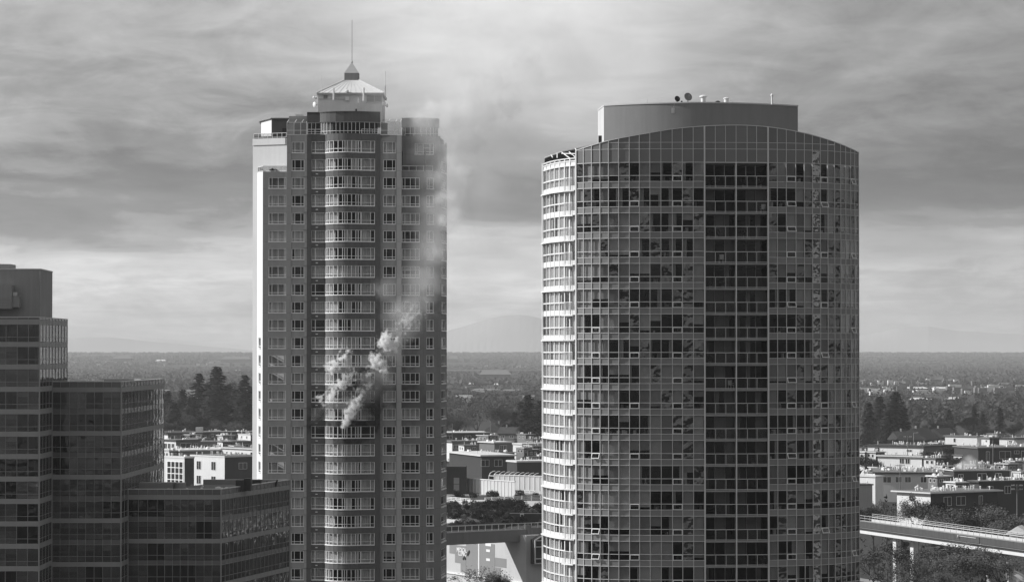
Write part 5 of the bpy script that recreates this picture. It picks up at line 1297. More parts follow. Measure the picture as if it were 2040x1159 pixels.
# --- small houses packed between the rows
def small_houses():
    r = random.Random(41)
    for (x0, x1, y0, y1, n, lab, grp) in ((332, 500, 864, 902, 14, 'small pale roofed house packed among the flats below the firs', 'small houses below the firs'), (895, 1080, 862, 915, 14, 'small pale roofed house packed into the gap between the two towers', 'small houses between the two towers'), (1718, 2040, 860, 972, 44, 'small pale roofed house packed among the flats beyond the rounded tower', 'small houses beyond the rounded tower')):
        for i in range(n):
            px, py = r.uniform(x0, x1), r.uniform(y0, y1); z = r.uniform(7.5, 10.0); Y = (EYE - z) * FPX / (py - 700.0); w = r.uniform(20, 42); c = r.uniform(.25, .6)
            lowrise(lab, px - w * c, px, px + w * (1 - c), py, Y, r.uniform(18, 48), wall=r.choice(('stucco', 'stucco', 'stucco_grey')), wallr=r.choice(('stucco_dark', 'stucco_grey', 'stucco_dark')), fascia=r.choice(('roof_light', 'roof', 'roof_light')), roof=r.choice(('roof', 'roof_light', 'roof_dark', 'roof')), over=r.uniform(.2, .7), slab=.3, vents=r.randint(3, 9), seed=100 + i + int(px), maxl=16, group=grp, name='small_house', cat='house',
                    wl=row(2, .6, 1.2, 1.2, .3, .7), wr=row(2, .6, 1.4, 1.2, .3, .7))
small_houses()
# --- far sheds and patches of town on the plain
def far_shed(label, px0, px1, ytop, ybot, mt, gab=False):
    Y = EYE * FPX / (ybot - 700.0) if ybot - 700 > 22 else 9500.0
    zb = 0.0 if Y < 7500 else 38.0 * (Y - 7500) / 6500
    a, b = PX(px0, Y), PX(px1, Y); zt = max(zb + 4.0, PZ(ytop, Y)); D = min(200, (b - a) * 1.2) if 'hangar' in label else min(25, (b - a) * .6); root = empty('far_shed', ((a + b) / 2, Y + D / 2, zb)); tag(root, label, 'warehouse', 'sheds on the far plain')
    h = zt - zb
    MB().box(a, b, Y, Y + D, zb, zb + h * .55).build('wall', M['stucco_grey'], root)
    MB().hexa([(a - 1, Y - 1, zb + h * .55), (b + 1, Y - 1, zb + h * .55), (b + 1, Y + D, zb + h * .55), (a - 1, Y + D, zb + h * .55)], [(a + (b - a) * .12, Y + D * .45, zt), (b - (b - a) * .12, Y + D * .45, zt), (b - (b - a) * .12, Y + D * .55, zt), (a + (b - a) * .12, Y + D * .55, zt)]).build('roof', M[mt], root)
for i, (a, b, t, bt, m_, lab) in enumerate(((955, 1018, 737, 756, 'roof', 'wide hangar with a pale pitched roof in the far woods between the towers'), (940, 1000, 777, 781, 'stucco_grey', 'thin row of pale sheds below the hangar'), (1000, 1040, 778, 782, 'stucco_grey', 'short pale shed at the end of the thin row'), (932, 945, 764, 768, 'stucco', 'small white shed beside the hangar'), (985, 992, 763, 770, 'stucco', 'tiny white gabled shed below the hangar'),
        (1808, 1848, 744, 747, 'stucco', 'long white line of greenhouse roof on the plain'), (1818, 1842, 753, 757, 'stucco', 'white block under the long greenhouse roof'), (1750, 1790, 775, 779, 'roof_light', 'pale yard sheds beside the tall fir'), (1795, 1850, 773, 777, 'roof_light', 'row of pale sheds in the middle of the plain'), (1858, 1900, 773, 777, 'roof_light', 'row of pale roofs beside the middle row'), (1830, 1872, 764, 768, 'roof', 'grey sheds above the middle row'), (1886, 1918, 793, 799, 'roof_light', 'white flat shed on the near slope'), (1815, 1855, 797, 800, 'roof_light', 'thin pale shed on the near slope'), (1970, 2005, 773, 777, 'roof_light', 'pale roofs at the end of the plain'), (1940, 2030, 746, 749, 'roof', 'faint grey line of roofs near the far shore'), (1990, 2015, 764, 768, 'roof', 'faint grey yard on the plain'), (1968, 1985, 810, 814, 'roof_light', 'little white roof among the near trees'), (1716, 1726, 786, 792, 'roof', 'grey dome roofed shed by the tower edge'),
        (893, 912, 708.5, 711, 'stucco_grey', 'bright far roofs at the shore beside the burning tower'), (925, 935, 708.5, 711, 'stucco_grey', 'small bright far roof at the shore'), (960, 972, 707.5, 710, 'stucco_grey', 'third bright roof at the shore'), (225, 262, 708, 712, 'roof', 'pale far roofs on the shore behind the middle wing'), (310, 330, 716, 721, 'stucco', 'white speck of a roof on the far plain'), (440, 500, 709.5, 712, 'roof', 'long pale roofs on the shore beside the burning tower'))):
    far_shed(lab, a, b, t, bt, m_)

# ================================================================== clinic, overpass and roof garden between the towers
def build_clinic():
    phi = R(30); rr = Vector((math.cos(phi), math.sin(phi))); ll = Vector((-math.sin(phi), math.cos(phi)))
    c = Vector((PX(1048, 548), 548)); A = c + ll * 36; B = c + rr * 16; D = B + ll * 36
    root = empty('clinic_building', (c.x + 5, c.y + 15, 0)); tag(root, 'clinic building with a sunlit blank side wall, white wall lettering and glazed bay', 'building')
    zt = 13.4
    MB().prism([A, c, B, D], 0, zt).build('wall', M['clinic'], root)
    fl = Fr(A, c); L = fl.L
    def uu(px): k = (px - 1020) / FPX; return (k * fl.o.y - fl.o.x) / (fl.u.x - k * fl.u.y)
    def zz(px, py): u = uu(px); p = fl.pt(u); return PZ(py, p.y)
    def panel(x0, x1, y0, y1, mt, d=.05, name='wall_panel'):
        xm = (x0 + x1) / 2; MB().wb(fl, uu(x0), uu(x1), .0, d, zz(xm, y1), zz(xm, y0)).build(name, M[mt], root)
    panel(929, 986, 1080, 1148, 'clinic_dark', .04)
    panel(896, 928.6, 1085, 1103, 'clinic_dark', .04); panel(907, 928.6, 1104, 1121, 'clinic_dark', .04); panel(918, 928.6, 1122, 1139, 'clinic_dark', .04)
    panel(986.4, 1009, 1111, 1129, 'clinic_dark', .04); panel(986.4, 998, 1129.5, 1146, 'clinic_dark', .04)
    panel(953.5, 955.5, 1082, 1148, 'white', .09, 'downpipe')
    panel(968, 979, 1081.5, 1087, 'white', .1, 'wall_sign'); panel(969.5, 977, 1093.5, 1098.5, 'white', .1, 'wall_sign'); panel(969.5, 977, 1111.5, 1116.5, 'white', .1, 'wall_sign')
    MB().wb(fl, 0, L, 0, .25, zz(960, 1150), zz(960, 1147)).build('plinth', M['white'], root)
    # lettering and the dark tree mark beside it
    ang = math.atan2(fl.u.y, fl.u.x)
    for txt, px, py in (('MEDICAL', 911, 1097.5), ('CLINIC', 914, 1105)):
        cu = bpy.data.curves.new('lettering', 'FONT'); cu.body = txt; cu.size = 1.15; cu.extrude = .03; cu.offset = .03
        tmp = bpy.data.objects.new('tmp', cu); col.objects.link(tmp); dg = bpy.context.evaluated_depsgraph_get(); dg.update(); me = bpy.data.meshes.new_from_object(tmp.evaluated_get(dg)); bpy.data.objects.remove(tmp)
        xs = [v.co.x for v in me.vertices]; wid = max(xs) - min(xs); want = abs(uu(px + (20 if txt == 'MEDICAL' else 16)) - uu(px))
        for v in me.vertices: v.co = Vector((v.co.x * want / wid, -v.co.z, v.co.y))
        me.materials.clear(); me.materials.append(M['white']); p = fl.pt(uu(px), .1); o = inst('lettering', me, root, (p.x, p.y, zz(px, py))); o.rotation_euler.z = ang
    for (px, py, s) in ((934, 1101, .28), (935.5, 1098, .24), (932.5, 1104, .24), (926, 1110, .26), (924, 1112, .22), (928, 1112, .2)):
        p = fl.pt(uu(px), .08); mb = MB()
        for k in range(5): a = 6.283 * k / 5; mb.lathe((p.x + fl.u.x * math.cos(a) * s * .8, p.y + fl.u.y * math.cos(a) * s * .8, zz(px, py) + math.sin(a) * s * .8), [(0, .06), (s * .55, .04), (s * .55, 0), (0, 0)], 7, axis=(fl.n.x, fl.n.y, 0))
        mb.build('wall_emblem', M['black'], root)
    # shaded front with a glazed gable bay
    fr = Fr(c, B)
    b0, b1 = .9, 7.0; zb, zh, zg = PZ(1122, 548), PZ(1075, 548), PZ(1059, 548)
    body = MB().wb(fr, b0 + .1, b1 - .1, .02, 1.6, zb, zh); gm = body.build('bay_glass', M['dark_glass'], root)
    f = MB(); um = (b0 + b1) / 2
    for u in (b0, um - .1, b1 - .2): f.wb(fr, u, u + .2, 1.6, 1.75, zb, zh)
    for z in (zb, zb + .9, (zb + zh) / 2 + .9, zh - .15): f.wb(fr, b0 + .2, b1 - .2, 1.6, 1.73, z, z + .18)
    p0, p1, pm = fr.pt(b0, 1.7), fr.pt(b1, 1.7), fr.pt(um, 1.7); f.tube((p0.x, p0.y, zh), (pm.x, pm.y, zg), .13, None, 5).tube((p1.x, p1.y, zh), (pm.x, pm.y, zg), .13, None, 5).tube((pm.x, pm.y, zh), (pm.x, pm.y, zg), .08, None, 5)
    f.build('bay_frame', M['alu'], root)
    q0, q1, qm = fr.pt(b0, 0), fr.pt(b1, 0), fr.pt(um, 0)
    MB().hexa([(p0.x, p0.y, zh), (p1.x, p1.y, zh), (q1.x, q1.y, zh), (q0.x, q0.y, zh)], [(pm.x - .01, pm.y, zg), (pm.x + .01, pm.y, zg), (qm.x + .01, qm.y, zg), (qm.x - .01, qm.y, zg)]).build('bay_roof', M['dark_glass'], root)
    return rr, ll, c
M['clinic'] = mat('clinic wall render', .50, .85, .10, .4, .10); M['clinic_dark'] = mat('clinic grey panel', .24, .85, .08, .4, .08)
rr_, ll_, cc_ = build_clinic()
def build_overpass():
    a = Vector((PX(860, 538), 538)); b = Vector((PX(1049, 551), 551)); fr = Fr(a, b)
    root = empty('overpass', (a.x, a.y + 3, 0)); tag(root, 'shaded concrete footbridge with glazed railing crossing above the clinic wall', 'bridge')
    MB().wb(fr, 0, fr.L, -6, 0, 12.1, 14.35).build('beam', M['bridge'], root)
    u0 = fr.L * .33; MB().wb(fr, u0, fr.L + 1.5, .003, .06, 12.2, 14.3).build('beam_cladding', M['bridge2'], root)
    fr2 = Fr(fr.pt(0, -.15), fr.pt(fr.L, -.15) + fr.u * 9)
    rl = MB(); gl = MB(); n = 20
    rl.wb(fr2, 0, fr2.L, -.05, .05, 15.5, 15.6); rl.wb(fr2, 0, fr2.L, -.05, .05, 14.36, 14.46)
    for i in range(n + 1): u = (fr2.L - .08) * i / n; rl.wb(fr2, u, u + .08, -.06, .06, 14.46, 15.5)
    gl.wb(fr2, 0, fr2.L, -.03, -.01, 14.46, 15.5)
    r = rl.build('railing', M['alu'], root); gl.build('railing_glass', M['glass_d'], r, W[r.name])
    MB().wb(Fr(fr.pt(-1, -6), fr.pt(fr.L, -6)), 0, fr.L, -.15, 0, 14.35, 15.3).build('rear_parapet', M['bridge'], root)
    e = fr.pt(fr.L, 0); MB().wb(Fr(e, e + fr.u * 10), 0, 10, -6, -.02, 12.1, 14.6).build('landing', M['bridge'], root)
    MB().wb(Fr(e, e + fr.u * 10), 0, .9, -1.2, .3, 8.5, 15.2).build('pier', M['bridge'], root)
M['bridge'] = mat('bridge concrete', .20, .85, .12, .4, .2); M['bridge2'] = mat('bridge beam cladding', .22, .8, .1, .4, .15)
build_overpass()
def build_podium():
    zt = 13.6
    a, b, c_, d = Vector((-26, 585)), Vector((22, 562)), Vector((40, 735)), Vector((-30, 735))
    root = empty('parking_podium', (0, 650, 0)); tag(root, 'flat parking podium carrying a roof garden behind the footbridge', 'podium')
    MB().prism([a, b, c_, d], 0, zt).build('wall', M['conc_dark'], root); MB().prism([a, b, c_, d], zt + .004, zt + .05).build('garden_bed', M['grass'], root)
    def gpt(px, py, z=zt): Y = (EYE - z) * FPX / (py - 700.0); return Vector((PX(px, Y), Y))
    def strip(pts, z, mt, name): return MB().prism([gpt(*p) for p in pts], z, z + .12).build(name, M[mt], root)
    strip([(880, 1003), (960, 1006), (1095, 1012), (1095, 999), (960, 996), (880, 998)], zt + .05, 'concrete_light', 'ramp')
    strip([(880, 1043), (935, 1040), (900, 1030), (880, 1028)], zt + .05, 'roof_light', 'gravel_bed'); strip([(905, 1021), (990, 1031), (965, 1022), (890, 1016)], zt + .05, 'roof_light', 'gravel_bed')
    strip([(880, 988), (1095, 985), (1095, 980), (880, 980)], zt + .05, 'concrete', 'path')
    def fence(label, pts, h, step=2.2):
        p = [gpt(*q) for q in pts]; e = empty('white_fence', (p[0].x, p[0].y, zt)); tag(e, label, 'fence', 'white fences on the parking podium')
        g = MB()
        for i in range(len(p) - 1):
            fr = Fr(p[i], p[i + 1]); n = max(1, round(fr.L / step))
            for z in (.35, .75, 1.12): g.wb(fr, 0, fr.L, -.04, .04, zt + .1 + z * h, zt + .1 + (z + .13) * h)
        g.build('rail', M['white'], e)
        for i in range(len(p) - 1):
            fr = Fr(p[i], p[i + 1]); n = max(1, round(fr.L / step))
            for k in range(n + 1): u = min(fr.L - .12, fr.L * k / n); MB().wb(fr, u, u + .12, -.07, .07, zt + .05, zt + .1 + 1.3 * h).build('post', M['white'], e)
    fence('white rail fence that ends at a gate beside the burning tower', [(880, 997), (937, 1002.5)], .85); fence('long white rail fence along the ramp', [(966, 1000.5), (1005, 998), (1040, 996.5), (1095, 995)], .85); fence('lower white fence beside the sunny wing', [(1050, 1006.5), (1095, 1006)], .7); fence('short white fence below the rear screen wall', [(1045, 983), (1095, 987)], .7)
    # screens
    def screen(label, p0, p1, h0, h1, n, back=0, curve=False):
        a, b = gpt(*p0), gpt(*p1); fr = Fr(a, b); e = empty('metal_screen', (a.x, a.y, zt)); tag(e, label, 'screen', 'metal screens on the parking podium')
        for k in range(n):
            u0, u1 = fr.L * k / n, fr.L * (k + 1) / n; ha = h0 + (h1 - h0) * k / n; MB().wb(fr, u0 + .03, u1 - .03, -.08, 0, zt + .05, zt + ha).build('panel', M['screen'], e)
            MB().wb(fr, u0 - .08, u0 + .08, -.05, .12, zt + .05, zt + ha + .05).build('post', M['white'], e)
        MB().wb(fr, -.1, fr.L + .1, -.2, .18, zt + max(h0, h1), zt + max(h0, h1) + .18).build('top_rail', M['white'], e)
    screen('sunlit ribbed metal screen beside the dark block', (930, 983), (1026, 990), 3.7, 3.7, 14); screen('taller metal screen standing behind the ribbed one', (985, 974), (1095, 978), 3.6, 3.6, 11)
    # arched trellis
    e = empty('arched_trellis', (*gpt(1015, 972), zt)); tag(e, 'white trellis of curved hoops above the metal screen', 'trellis')
    for k in range(10):
        q = gpt(975 + 9.6 * k, 966 + .4 * k); z0 = PZ(947 + .5 * k, q.y); g = MB(); n = 8
        for j in range(n):
            t0, t1 = math.pi * .5 * j / n, math.pi * .5 * (j + 1) / n; r_ = 1.5
            g.tube((q.x + r_ * (1 - math.cos(t0)), q.y, z0 + r_ * .8 * math.sin(t0)), (q.x + r_ * (1 - math.cos(t1)), q.y, z0 + r_ * .8 * math.sin(t1)), .1, None, 5)
        g.build('hoop', M['white'], e)
    q0, q1 = gpt(974, 966), gpt(1063, 970); MB().tube((*q0, PZ(947, q0.y)), (*q1, PZ(952, q1.y)), .1, None, 5).build('rail', M['white'], e)
    for k in range(4): q = q0.lerp(q1, k / 3); MB().tube((*q, zt), (*q, PZ(948 + k, q.y)), .1, None, 5).build('post', M['white'], e)
    # dark block
    q = gpt(929, 985); w = (929 - 880) * q.y / FPX; r2 = empty('stair_tower', (q.x - 3, q.y + 3, zt)); tag(r2, 'windowless dark block with a pale brick panel beside the burning tower', 'building')
    MB().box(q.x - w, q.x, q.y, q.y + 8, zt, PZ(929, q.y)).build('wall', M['stucco_dark'], r2); MB().box(PX(904, q.y), PX(915, q.y), q.y - .1, q.y + .02, PZ(980, q.y), PZ(964, q.y)).build('brick_panel', M['concrete'], r2); MB().box(PX(904, q.y), PX(915, q.y), q.y - .06, q.y + .02, PZ(963, q.y), PZ(951, q.y)).build('vent_panel', M['band'], r2)
    q = gpt(1040, 1041); r3 = empty('doorway', (q.x, q.y, zt)); tag(r3, 'white door frame set in the dark hedge of the roof garden', 'doorway')
    f = MB().box(q.x - .38, q.x - .25, q.y, q.y + .2, zt, zt + 1.9).box(q.x + .25, q.x + .38, q.y, q.y + .2, zt, zt + 1.9).box(q.x - .25, q.x + .25, q.y, q.y + .2, zt + 1.75, zt + 1.9); f.build('frame', M['white'], r3); MB().box(q.x - .25, q.x + .25, q.y + .08, q.y + .12, zt, zt + 1.75).build('door', M['black'], r3)
    MB().box(q.x - 2.5, q.x + 7, q.y + .22, q.y + 3, zt, zt + 1.9).build('hut', M['stucco_dark'], r3)
    # shrubs
    rg = random.Random(6); k = 0
    for (x0, x1, y0, y1, n, sz, lab) in ((893, 1085, 986, 993, 16, 1.0, 'shrub at the foot of the metal screens on the podium roof'), (893, 1040, 1007, 1016, 46, 1.25, 'shrub in the thick hedge just below the white rail fences'), (893, 960, 1018, 1036, 34, 1.0, 'dark shrub growing in the pale gravel beds of the roof garden'), (955, 1035, 1020, 1045, 44, 1.3, 'shrub in the planting between the gravel beds and the white doorway'), (1035, 1085, 1015, 1030, 18, 1.3, 'shrub behind the white doorway beside the sunny wing'), (900, 1085, 1046, 1054, 26, 1.1, 'shrub right behind the glazed railing of the footbridge')):
        for i in range(n):
            q = gpt(rg.uniform(x0, x1), rg.uniform(y0, y1)); o = inst('shrub', SHR[rg.choice((0, 0, 1, 1, 2))], None, (q.x, q.y, zt + .05), rg.uniform(0, 6), sz * rg.uniform(.7, 1.3)); tag(o, lab, 'shrub', lab.replace('shrub', 'shrubs', 1))
    for px, py in ((1010, 1003), (1018, 1003), (1038, 1005), (1043, 1006)):
        q = gpt(px, py); o = inst('shrub', SHR[1], None, (q.x, q.y, zt + .17), 0, .9); tag(o, 'small dark shrub standing on the pale ramp', 'shrub', 'shrubs on the ramp')
M['screen'] = mat('ribbed metal sheet', .58, .5, .12, .6, .2)
build_podium()

# ================================================================== guideway
def build_guideway():
    root = empty('guideway', (80, 570, 0)); tag(root, 'elevated concrete rail guideway with long handrails on columns', 'viaduct')
    a = Vector((PX(1690, 600), 600)); b = Vector((PX(2075, 520), 520)); fr = Fr(a, b); L = fr.L; z = 12.1
    MB().wb(fr, 0, L, -5.0, -1.2, z - 1.35, z - .15).build('box_beam', M['beam'], root)
    MB().wb(fr, 0, L, -5.4, -.35, z - .15, z + .05).build('deck', M['concrete'], root)
    MB().wb(fr, 0, L * .70, -.6, -.2, z + .05, z + 1.25).build('near_parapet', M['conc_dark'], root); MB().wb(fr, L * .703, L, -.6, -.2, z + .05, z + 1.25).build('near_parapet', M['conc_dark'], root)
    MB().wb(fr, 0, L, -.66, -.14, z + 1.25, z + 1.38).build('parapet_cap', M['concrete'], root)
    MB().wb(fr, 0, L, -5.5, -5.15, z + .05, z + 1.3).build('far_parapet', M['concrete_light'], root)
    MB().wb(fr, 0, L, -3.1, -2.4, z + 1.0, z + 1.1).build('walkway', M['concrete_light'], root)
    MB().wb(fr, 0, L, -3.0, -2.5, z + .05, z + 1.0).build('walkway_support', M['concrete'], root)
    for d in (-1.3, -2.0, -3.6, -4.4): MB().wb(fr, 0, L, d - .05, d + .05, z + .05, z + .25).build('running_rail', M['steel'], root)
    for d, h in ((-5.3, 1.3), (-2.5, 1.1)):
        for zz in ((.35, .7, 1.05) if h == 1.3 else (.5, 1.0)): MB().wb(fr, 0, L, d - .03, d + .03, z + h + zz, z + h + zz + .06).build('handrail', M['alu'], root)
        n = 34
        me = MB().box(-.04, .04, -.04, .04, 0, 1.1).mesh('rail_post', M['alu'])
        for k in range(n + 1): p = fr.pt(L * k / n, d); inst('rail_post', me, root, (p.x, p.y, z + h))
    p = fr.pt(L * .6, -.15); MB().box(p.x - .3, p.x + .3, p.y - .3, p.y + .1, z + .75, z + 1.15).build('signal_box', M['white'], root)
    MB().wb(fr, L * .605, L * .685, -.2, -.12, z + .95, z + 1.02).build('cable_pipe', M['white'], root)
    for px, off in ((1785.5, -3.1), (1972, -3.1), (1820, -4.3), (2009, -4.3)):
        f2 = Fr(fr.pt(0, off), fr.pt(L, off)); k = (px - 1020) / FPX; u = (k * f2.o.y - f2.o.x) / (f2.u.x - k * f2.u.y)
        MB().wb(f2, u - .75, u + .75, -.55, .55, 0, z - 1.35).build('column', M['beam'], root)
M['beam'] = mat('pale concrete beam', .66, .85, .08, .4, .10)
build_guideway()

# ================================================================== street things
def pole(label, px, ytop, ybase, Y, arms=1, lamp=False):
    p = P(px, ytop, Y); e = empty('street_lamp' if lamp else 'utility_pole', (p.x, p.y, 0)); tag(e, label, 'lamp' if lamp else 'pole', 'street lamps' if lamp else 'utility poles')
    MB().tube((p.x, p.y, 0), (p.x, p.y, p.z), .17 if not lamp else .1, .12 if not lamp else .06, 7).build('post', M['pole'] if not lamp else M['steel'], e)
    if lamp:
        MB().tube((p.x, p.y, p.z), (p.x + 1.4, p.y - .4, p.z + .2), .05, None, 5).build('arm', M['steel'], e); MB().box(p.x + 1.2, p.x + 1.9, p.y - .6, p.y - .25, p.z + .1, p.z + .25).build('lamp_head', M['white'], e)
    else:
        for k in range(arms):
            z = p.z - .5 - 1.0 * k; MB().box(p.x - 1.5, p.x + 1.5, p.y - .15, p.y - .02, z, z + .16).build('crossarm', M['pole'], e)
            for s in (-1.3, -.8, .8, 1.3): MB().lathe((p.x + s, p.y - .08, z + .16), [(.05, 0), (.1, .1), (.1, .2), (0, .26)], 6).build('insulator', M['white'], e)
M['pole'] = mat('weathered wooden pole', .20, .9, .2, 2.0, .2)
pole('utility pole before the long white bungalow', 1808, 868, 960, 1080, 1); pole('utility pole before the long grey flats', 1793, 924, 965, 900, 1); pole('tall utility pole beside the shaded brown flats', 1978, 868, 955, 1000, 1); pole('thin pole before the far white flats', 2008, 866, 890, 1180, 1)
pole('stout utility pole with two crossarms near the pale bushy tree', 2026, 964, 1010, 760, 2); pole('utility pole behind the white three storey building', 429, 863, 900, 1180, 2); pole('slim pole before the shaded flats', 461, 858, 880, 1350, 0); pole('thin pole above the long dark flats', 901, 843, 870, 1370, 0); pole('flag like white pole beside the gabled house', 977, 838, 870, 1360, 0)
pole('street lamp under the guideway', 1852, 1090, 1120, 585, lamp=True); pole('street lamp before the wide gabled roof', 1820, 862, 885, 1230, lamp=True); pole('street lamp at the far corner', 1870, 1095, 1159, 590, lamp=True)
def car_meshes(mt):
    b = MB(); prof = [(-2.2, .35), (-2.25, .75), (-1.5, .92), (-.75, 1.42), (.75, 1.45), (1.5, .98), (2.2, .85), (2.25, .4)]
    n = len(prof); k = 0; b.v = [(x, -.85 if z < 1.0 else -.7, z) for x, z in prof] + [(x, .85 if z < 1.0 else .7, z) for x, z in prof]
    b.f = [tuple(range(n - 1, -1, -1)), tuple(range(n, 2 * n))] + [(i, (i + 1) % n, n + (i + 1) % n, n + i) for i in range(n)]; b.m = [0] * len(b.f)
    body = b.mesh('body', mt)
    g = MB()
    for s in (-1, 1): g.hexa([(-1.25, s * .80, .97), (1.25, s * .80, .99), (1.25, s * .84, .99), (-1.25, s * .84, .97)], [(-.72, s * .71, 1.38), (.7, s * .71, 1.40), (.7, s * .74, 1.40), (-.72, s * .74, 1.38)])
    g.hexa([(-1.52, -.7, .93), (-1.42, -.7, .95), (-1.42, .7, .95), (-1.52, .7, .93)], [(-.83, -.62, 1.40), (-.72, -.62, 1.40), (-.72, .62, 1.40), (-.83, .62, 1.40)])
    gm = g.mesh('car_window', M['dark_glass']); w = MB().lathe((0, 0, 0), [(0, -.11), (.2, -.12), (.32, -.1), (.32, .1), (.2, .12), (0, .11)], 14, axis=(0, 1, 0)).mesh('wheel', M['black']); return body, gm, w
CARS = [car_meshes(M['white']), car_meshes(M['steel']), car_meshes(M['black'])]
for (px, Y, rz_, k, lab) in ((1883, 575, -1.2, 0, 'white car parked beneath the guideway beside the bare trees'), (1858, 590, -1.2, 1, 'silver car parked behind the white car'), (1905, 560, -1.2, 2, 'black car parked in front of the white car'), (1735, 985, -.4, 0, 'white car parked between the flats beyond the rounded tower'), (1750, 990, -.4, 1, 'silver car parked beside the white one between the flats'), (1765, 1000, -.4, 0, 'second white car at the end of the row between the flats'), (408, 1190, .3, 0, 'white car parked in front of the grey flats'), (415, 1195, .3, 1, 'silver car parked beside the white one at the grey flats')):
    x = PX(px, Y); e = empty('parked_car', (x, Y, .03)); tag(e, lab, 'car', 'parked cars'); e.rotation_euler.z = rz_
    for nm, me, lst in (('body', CARS[k][0], [(0, 0, 0)]), ('car_window', CARS[k][1], [(0, 0, 0)]), ('wheel', CARS[k][2], [(-1.4, -.78, .32), (1.4, -.78, .32), (-1.4, .78, .32), (1.4, .78, .32)])):
        for l in lst: o = bpy.data.objects.new(nm, me); col.objects.link(o); o.parent = e; o.location = l
# hedges and gardens fill the ground between the houses
def build_scrub():
    r = random.Random(12); mb = MB()
    for i in range(2600):
        y = r.uniform(560, 1500); x = y * r.uniform(-.125, .185); n = 8
        if 575 < y < 740 and -32 < x < 42: continue
        if y < 760 and x < 45: continue
        h = r.uniform(1.0, 3.6)
        for k in range(n):
            c = Vector((x + r.gauss(0, h * .5), y + r.gauss(0, h * .5), h * r.uniform(.2, 1))); p = Vector((r.uniform(-1, 1), r.uniform(-1, 1), r.uniform(-1, 1))) * h * .3; q = Vector((r.uniform(-1, 1), r.uniform(-1, 1), r.uniform(-1, 1))) * h * .3; mb.tri(c - p, c + p, c + q)
    tag(mb.build('undergrowth', M['leaf']), kind='stuff')
build_scrub()
# ================================================================== smoke: real volumes on a grid
def smoke(name, lo, hi, res, blobs, density, color, nscale, namp, edge=(.08, .45), aniso=.2, stretch=(1, 1, 1), detail=6.0, seed=0.0):
    me = bpy.data.meshes.new(name); c = (Vector(lo) + Vector(hi)) / 2
    me.from_pydata([(0, 0, 0)], [], []); o = bpy.data.objects.new(name, me); col.objects.link(o); tag(o, kind='stuff')
    ng = bpy.data.node_groups.new(name, 'GeometryNodeTree'); ng.interface.new_socket('Geometry', in_out='INPUT', socket_type='NodeSocketGeometry'); ng.interface.new_socket('Geometry', in_out='OUTPUT', socket_type='NodeSocketGeometry')
    N, L = ng.nodes, ng.links; out = N.new('NodeGroupOutput'); pos = N.new('GeometryNodeInputPosition')
    def mth(op, a, b=None, c_=None):
        n = N.new('ShaderNodeMath'); n.operation = op
        for i, v in enumerate((a, b, c_)):
            if v is None: continue
            if isinstance(v, (int, float)): n.inputs[i].default_value = v
            else: L.new(v, n.inputs[i])
        return n.outputs[0]
    acc = None
    for (ctr, rad, amp) in blobs:
        sub = N.new('ShaderNodeVectorMath'); sub.operation = 'SUBTRACT'; L.new(pos.outputs[0], sub.inputs[0]); sub.inputs[1].default_value = ctr
        dv = N.new('ShaderNodeVectorMath'); dv.operation = 'DIVIDE'; L.new(sub.outputs[0], dv.inputs[0]); dv.inputs[1].default_value = rad
        ln = N.new('ShaderNodeVectorMath'); ln.operation = 'LENGTH'; L.new(dv.outputs[0], ln.inputs[0])
        v = mth('MULTIPLY', mth('MAXIMUM', mth('SUBTRACT', 1.0, ln.outputs['Value']), -.5), amp)
        acc = v if acc is None else mth('MAXIMUM', acc, v)
    sc = N.new('ShaderNodeVectorMath'); sc.operation = 'MULTIPLY'; L.new(pos.outputs[0], sc.inputs[0]); sc.inputs[1].default_value = stretch
    ad = N.new('ShaderNodeVectorMath'); ad.operation = 'ADD'; L.new(sc.outputs[0], ad.inputs[0]); ad.inputs[1].default_value = (seed, seed * .7, 0)
    nz = N.new('ShaderNodeTexNoise'); nz.inputs['Scale'].default_value = nscale; nz.inputs['Detail'].default_value = detail; nz.inputs['Roughness'].default_value = .6; L.new(ad.outputs[0], nz.inputs['Vector'])
    g = mth('ADD', acc, mth('MULTIPLY', mth('SUBTRACT', nz.outputs[0], .5), namp))
    mr = N.new('ShaderNodeMapRange'); mr.interpolation_type = 'SMOOTHSTEP'; L.new(g, mr.inputs[0]); mr.inputs[1].default_value = edge[0]; mr.inputs[2].default_value = edge[1]; mr.inputs[3].default_value = 0.0; mr.inputs[4].default_value = 1.0
    vc = N.new('GeometryNodeVolumeCube'); L.new(mr.outputs[0], vc.inputs['Density'])
    vc.inputs['Min'].default_value = lo; vc.inputs['Max'].default_value = hi
    for ax, n in zip('XYZ', res): vc.inputs['Resolution ' + ax].default_value = n
    mt = bpy.data.materials.new(name); mt.use_nodes = True; nt = mt.node_tree; nt.nodes.clear(); mo = nt.nodes.new('ShaderNodeOutputMaterial'); pv = nt.nodes.new('ShaderNodeVolumePrincipled')
    pv.inputs['Color'].default_value = (color,) * 3 + (1,); pv.inputs['Density'].default_value = density; pv.inputs['Anisotropy'].default_value = aniso; nt.links.new(pv.outputs[0], mo.inputs['Volume'])
    sm = N.new('GeometryNodeSetMaterial'); sm.inputs['Material'].default_value = mt; L.new(vc.outputs[0], sm.inputs[0]); L.new(sm.outputs[0], out.inputs[0])
    me.materials.append(mt)
    md = o.modifiers.new('smoke', 'NODES'); md.node_group = ng
    return o
def sp(px, py, off): p = P(px, py, LY + off); return tuple(p)
def rad(r, d=None): r = r * LY / FPX; return (r, d or r, r)
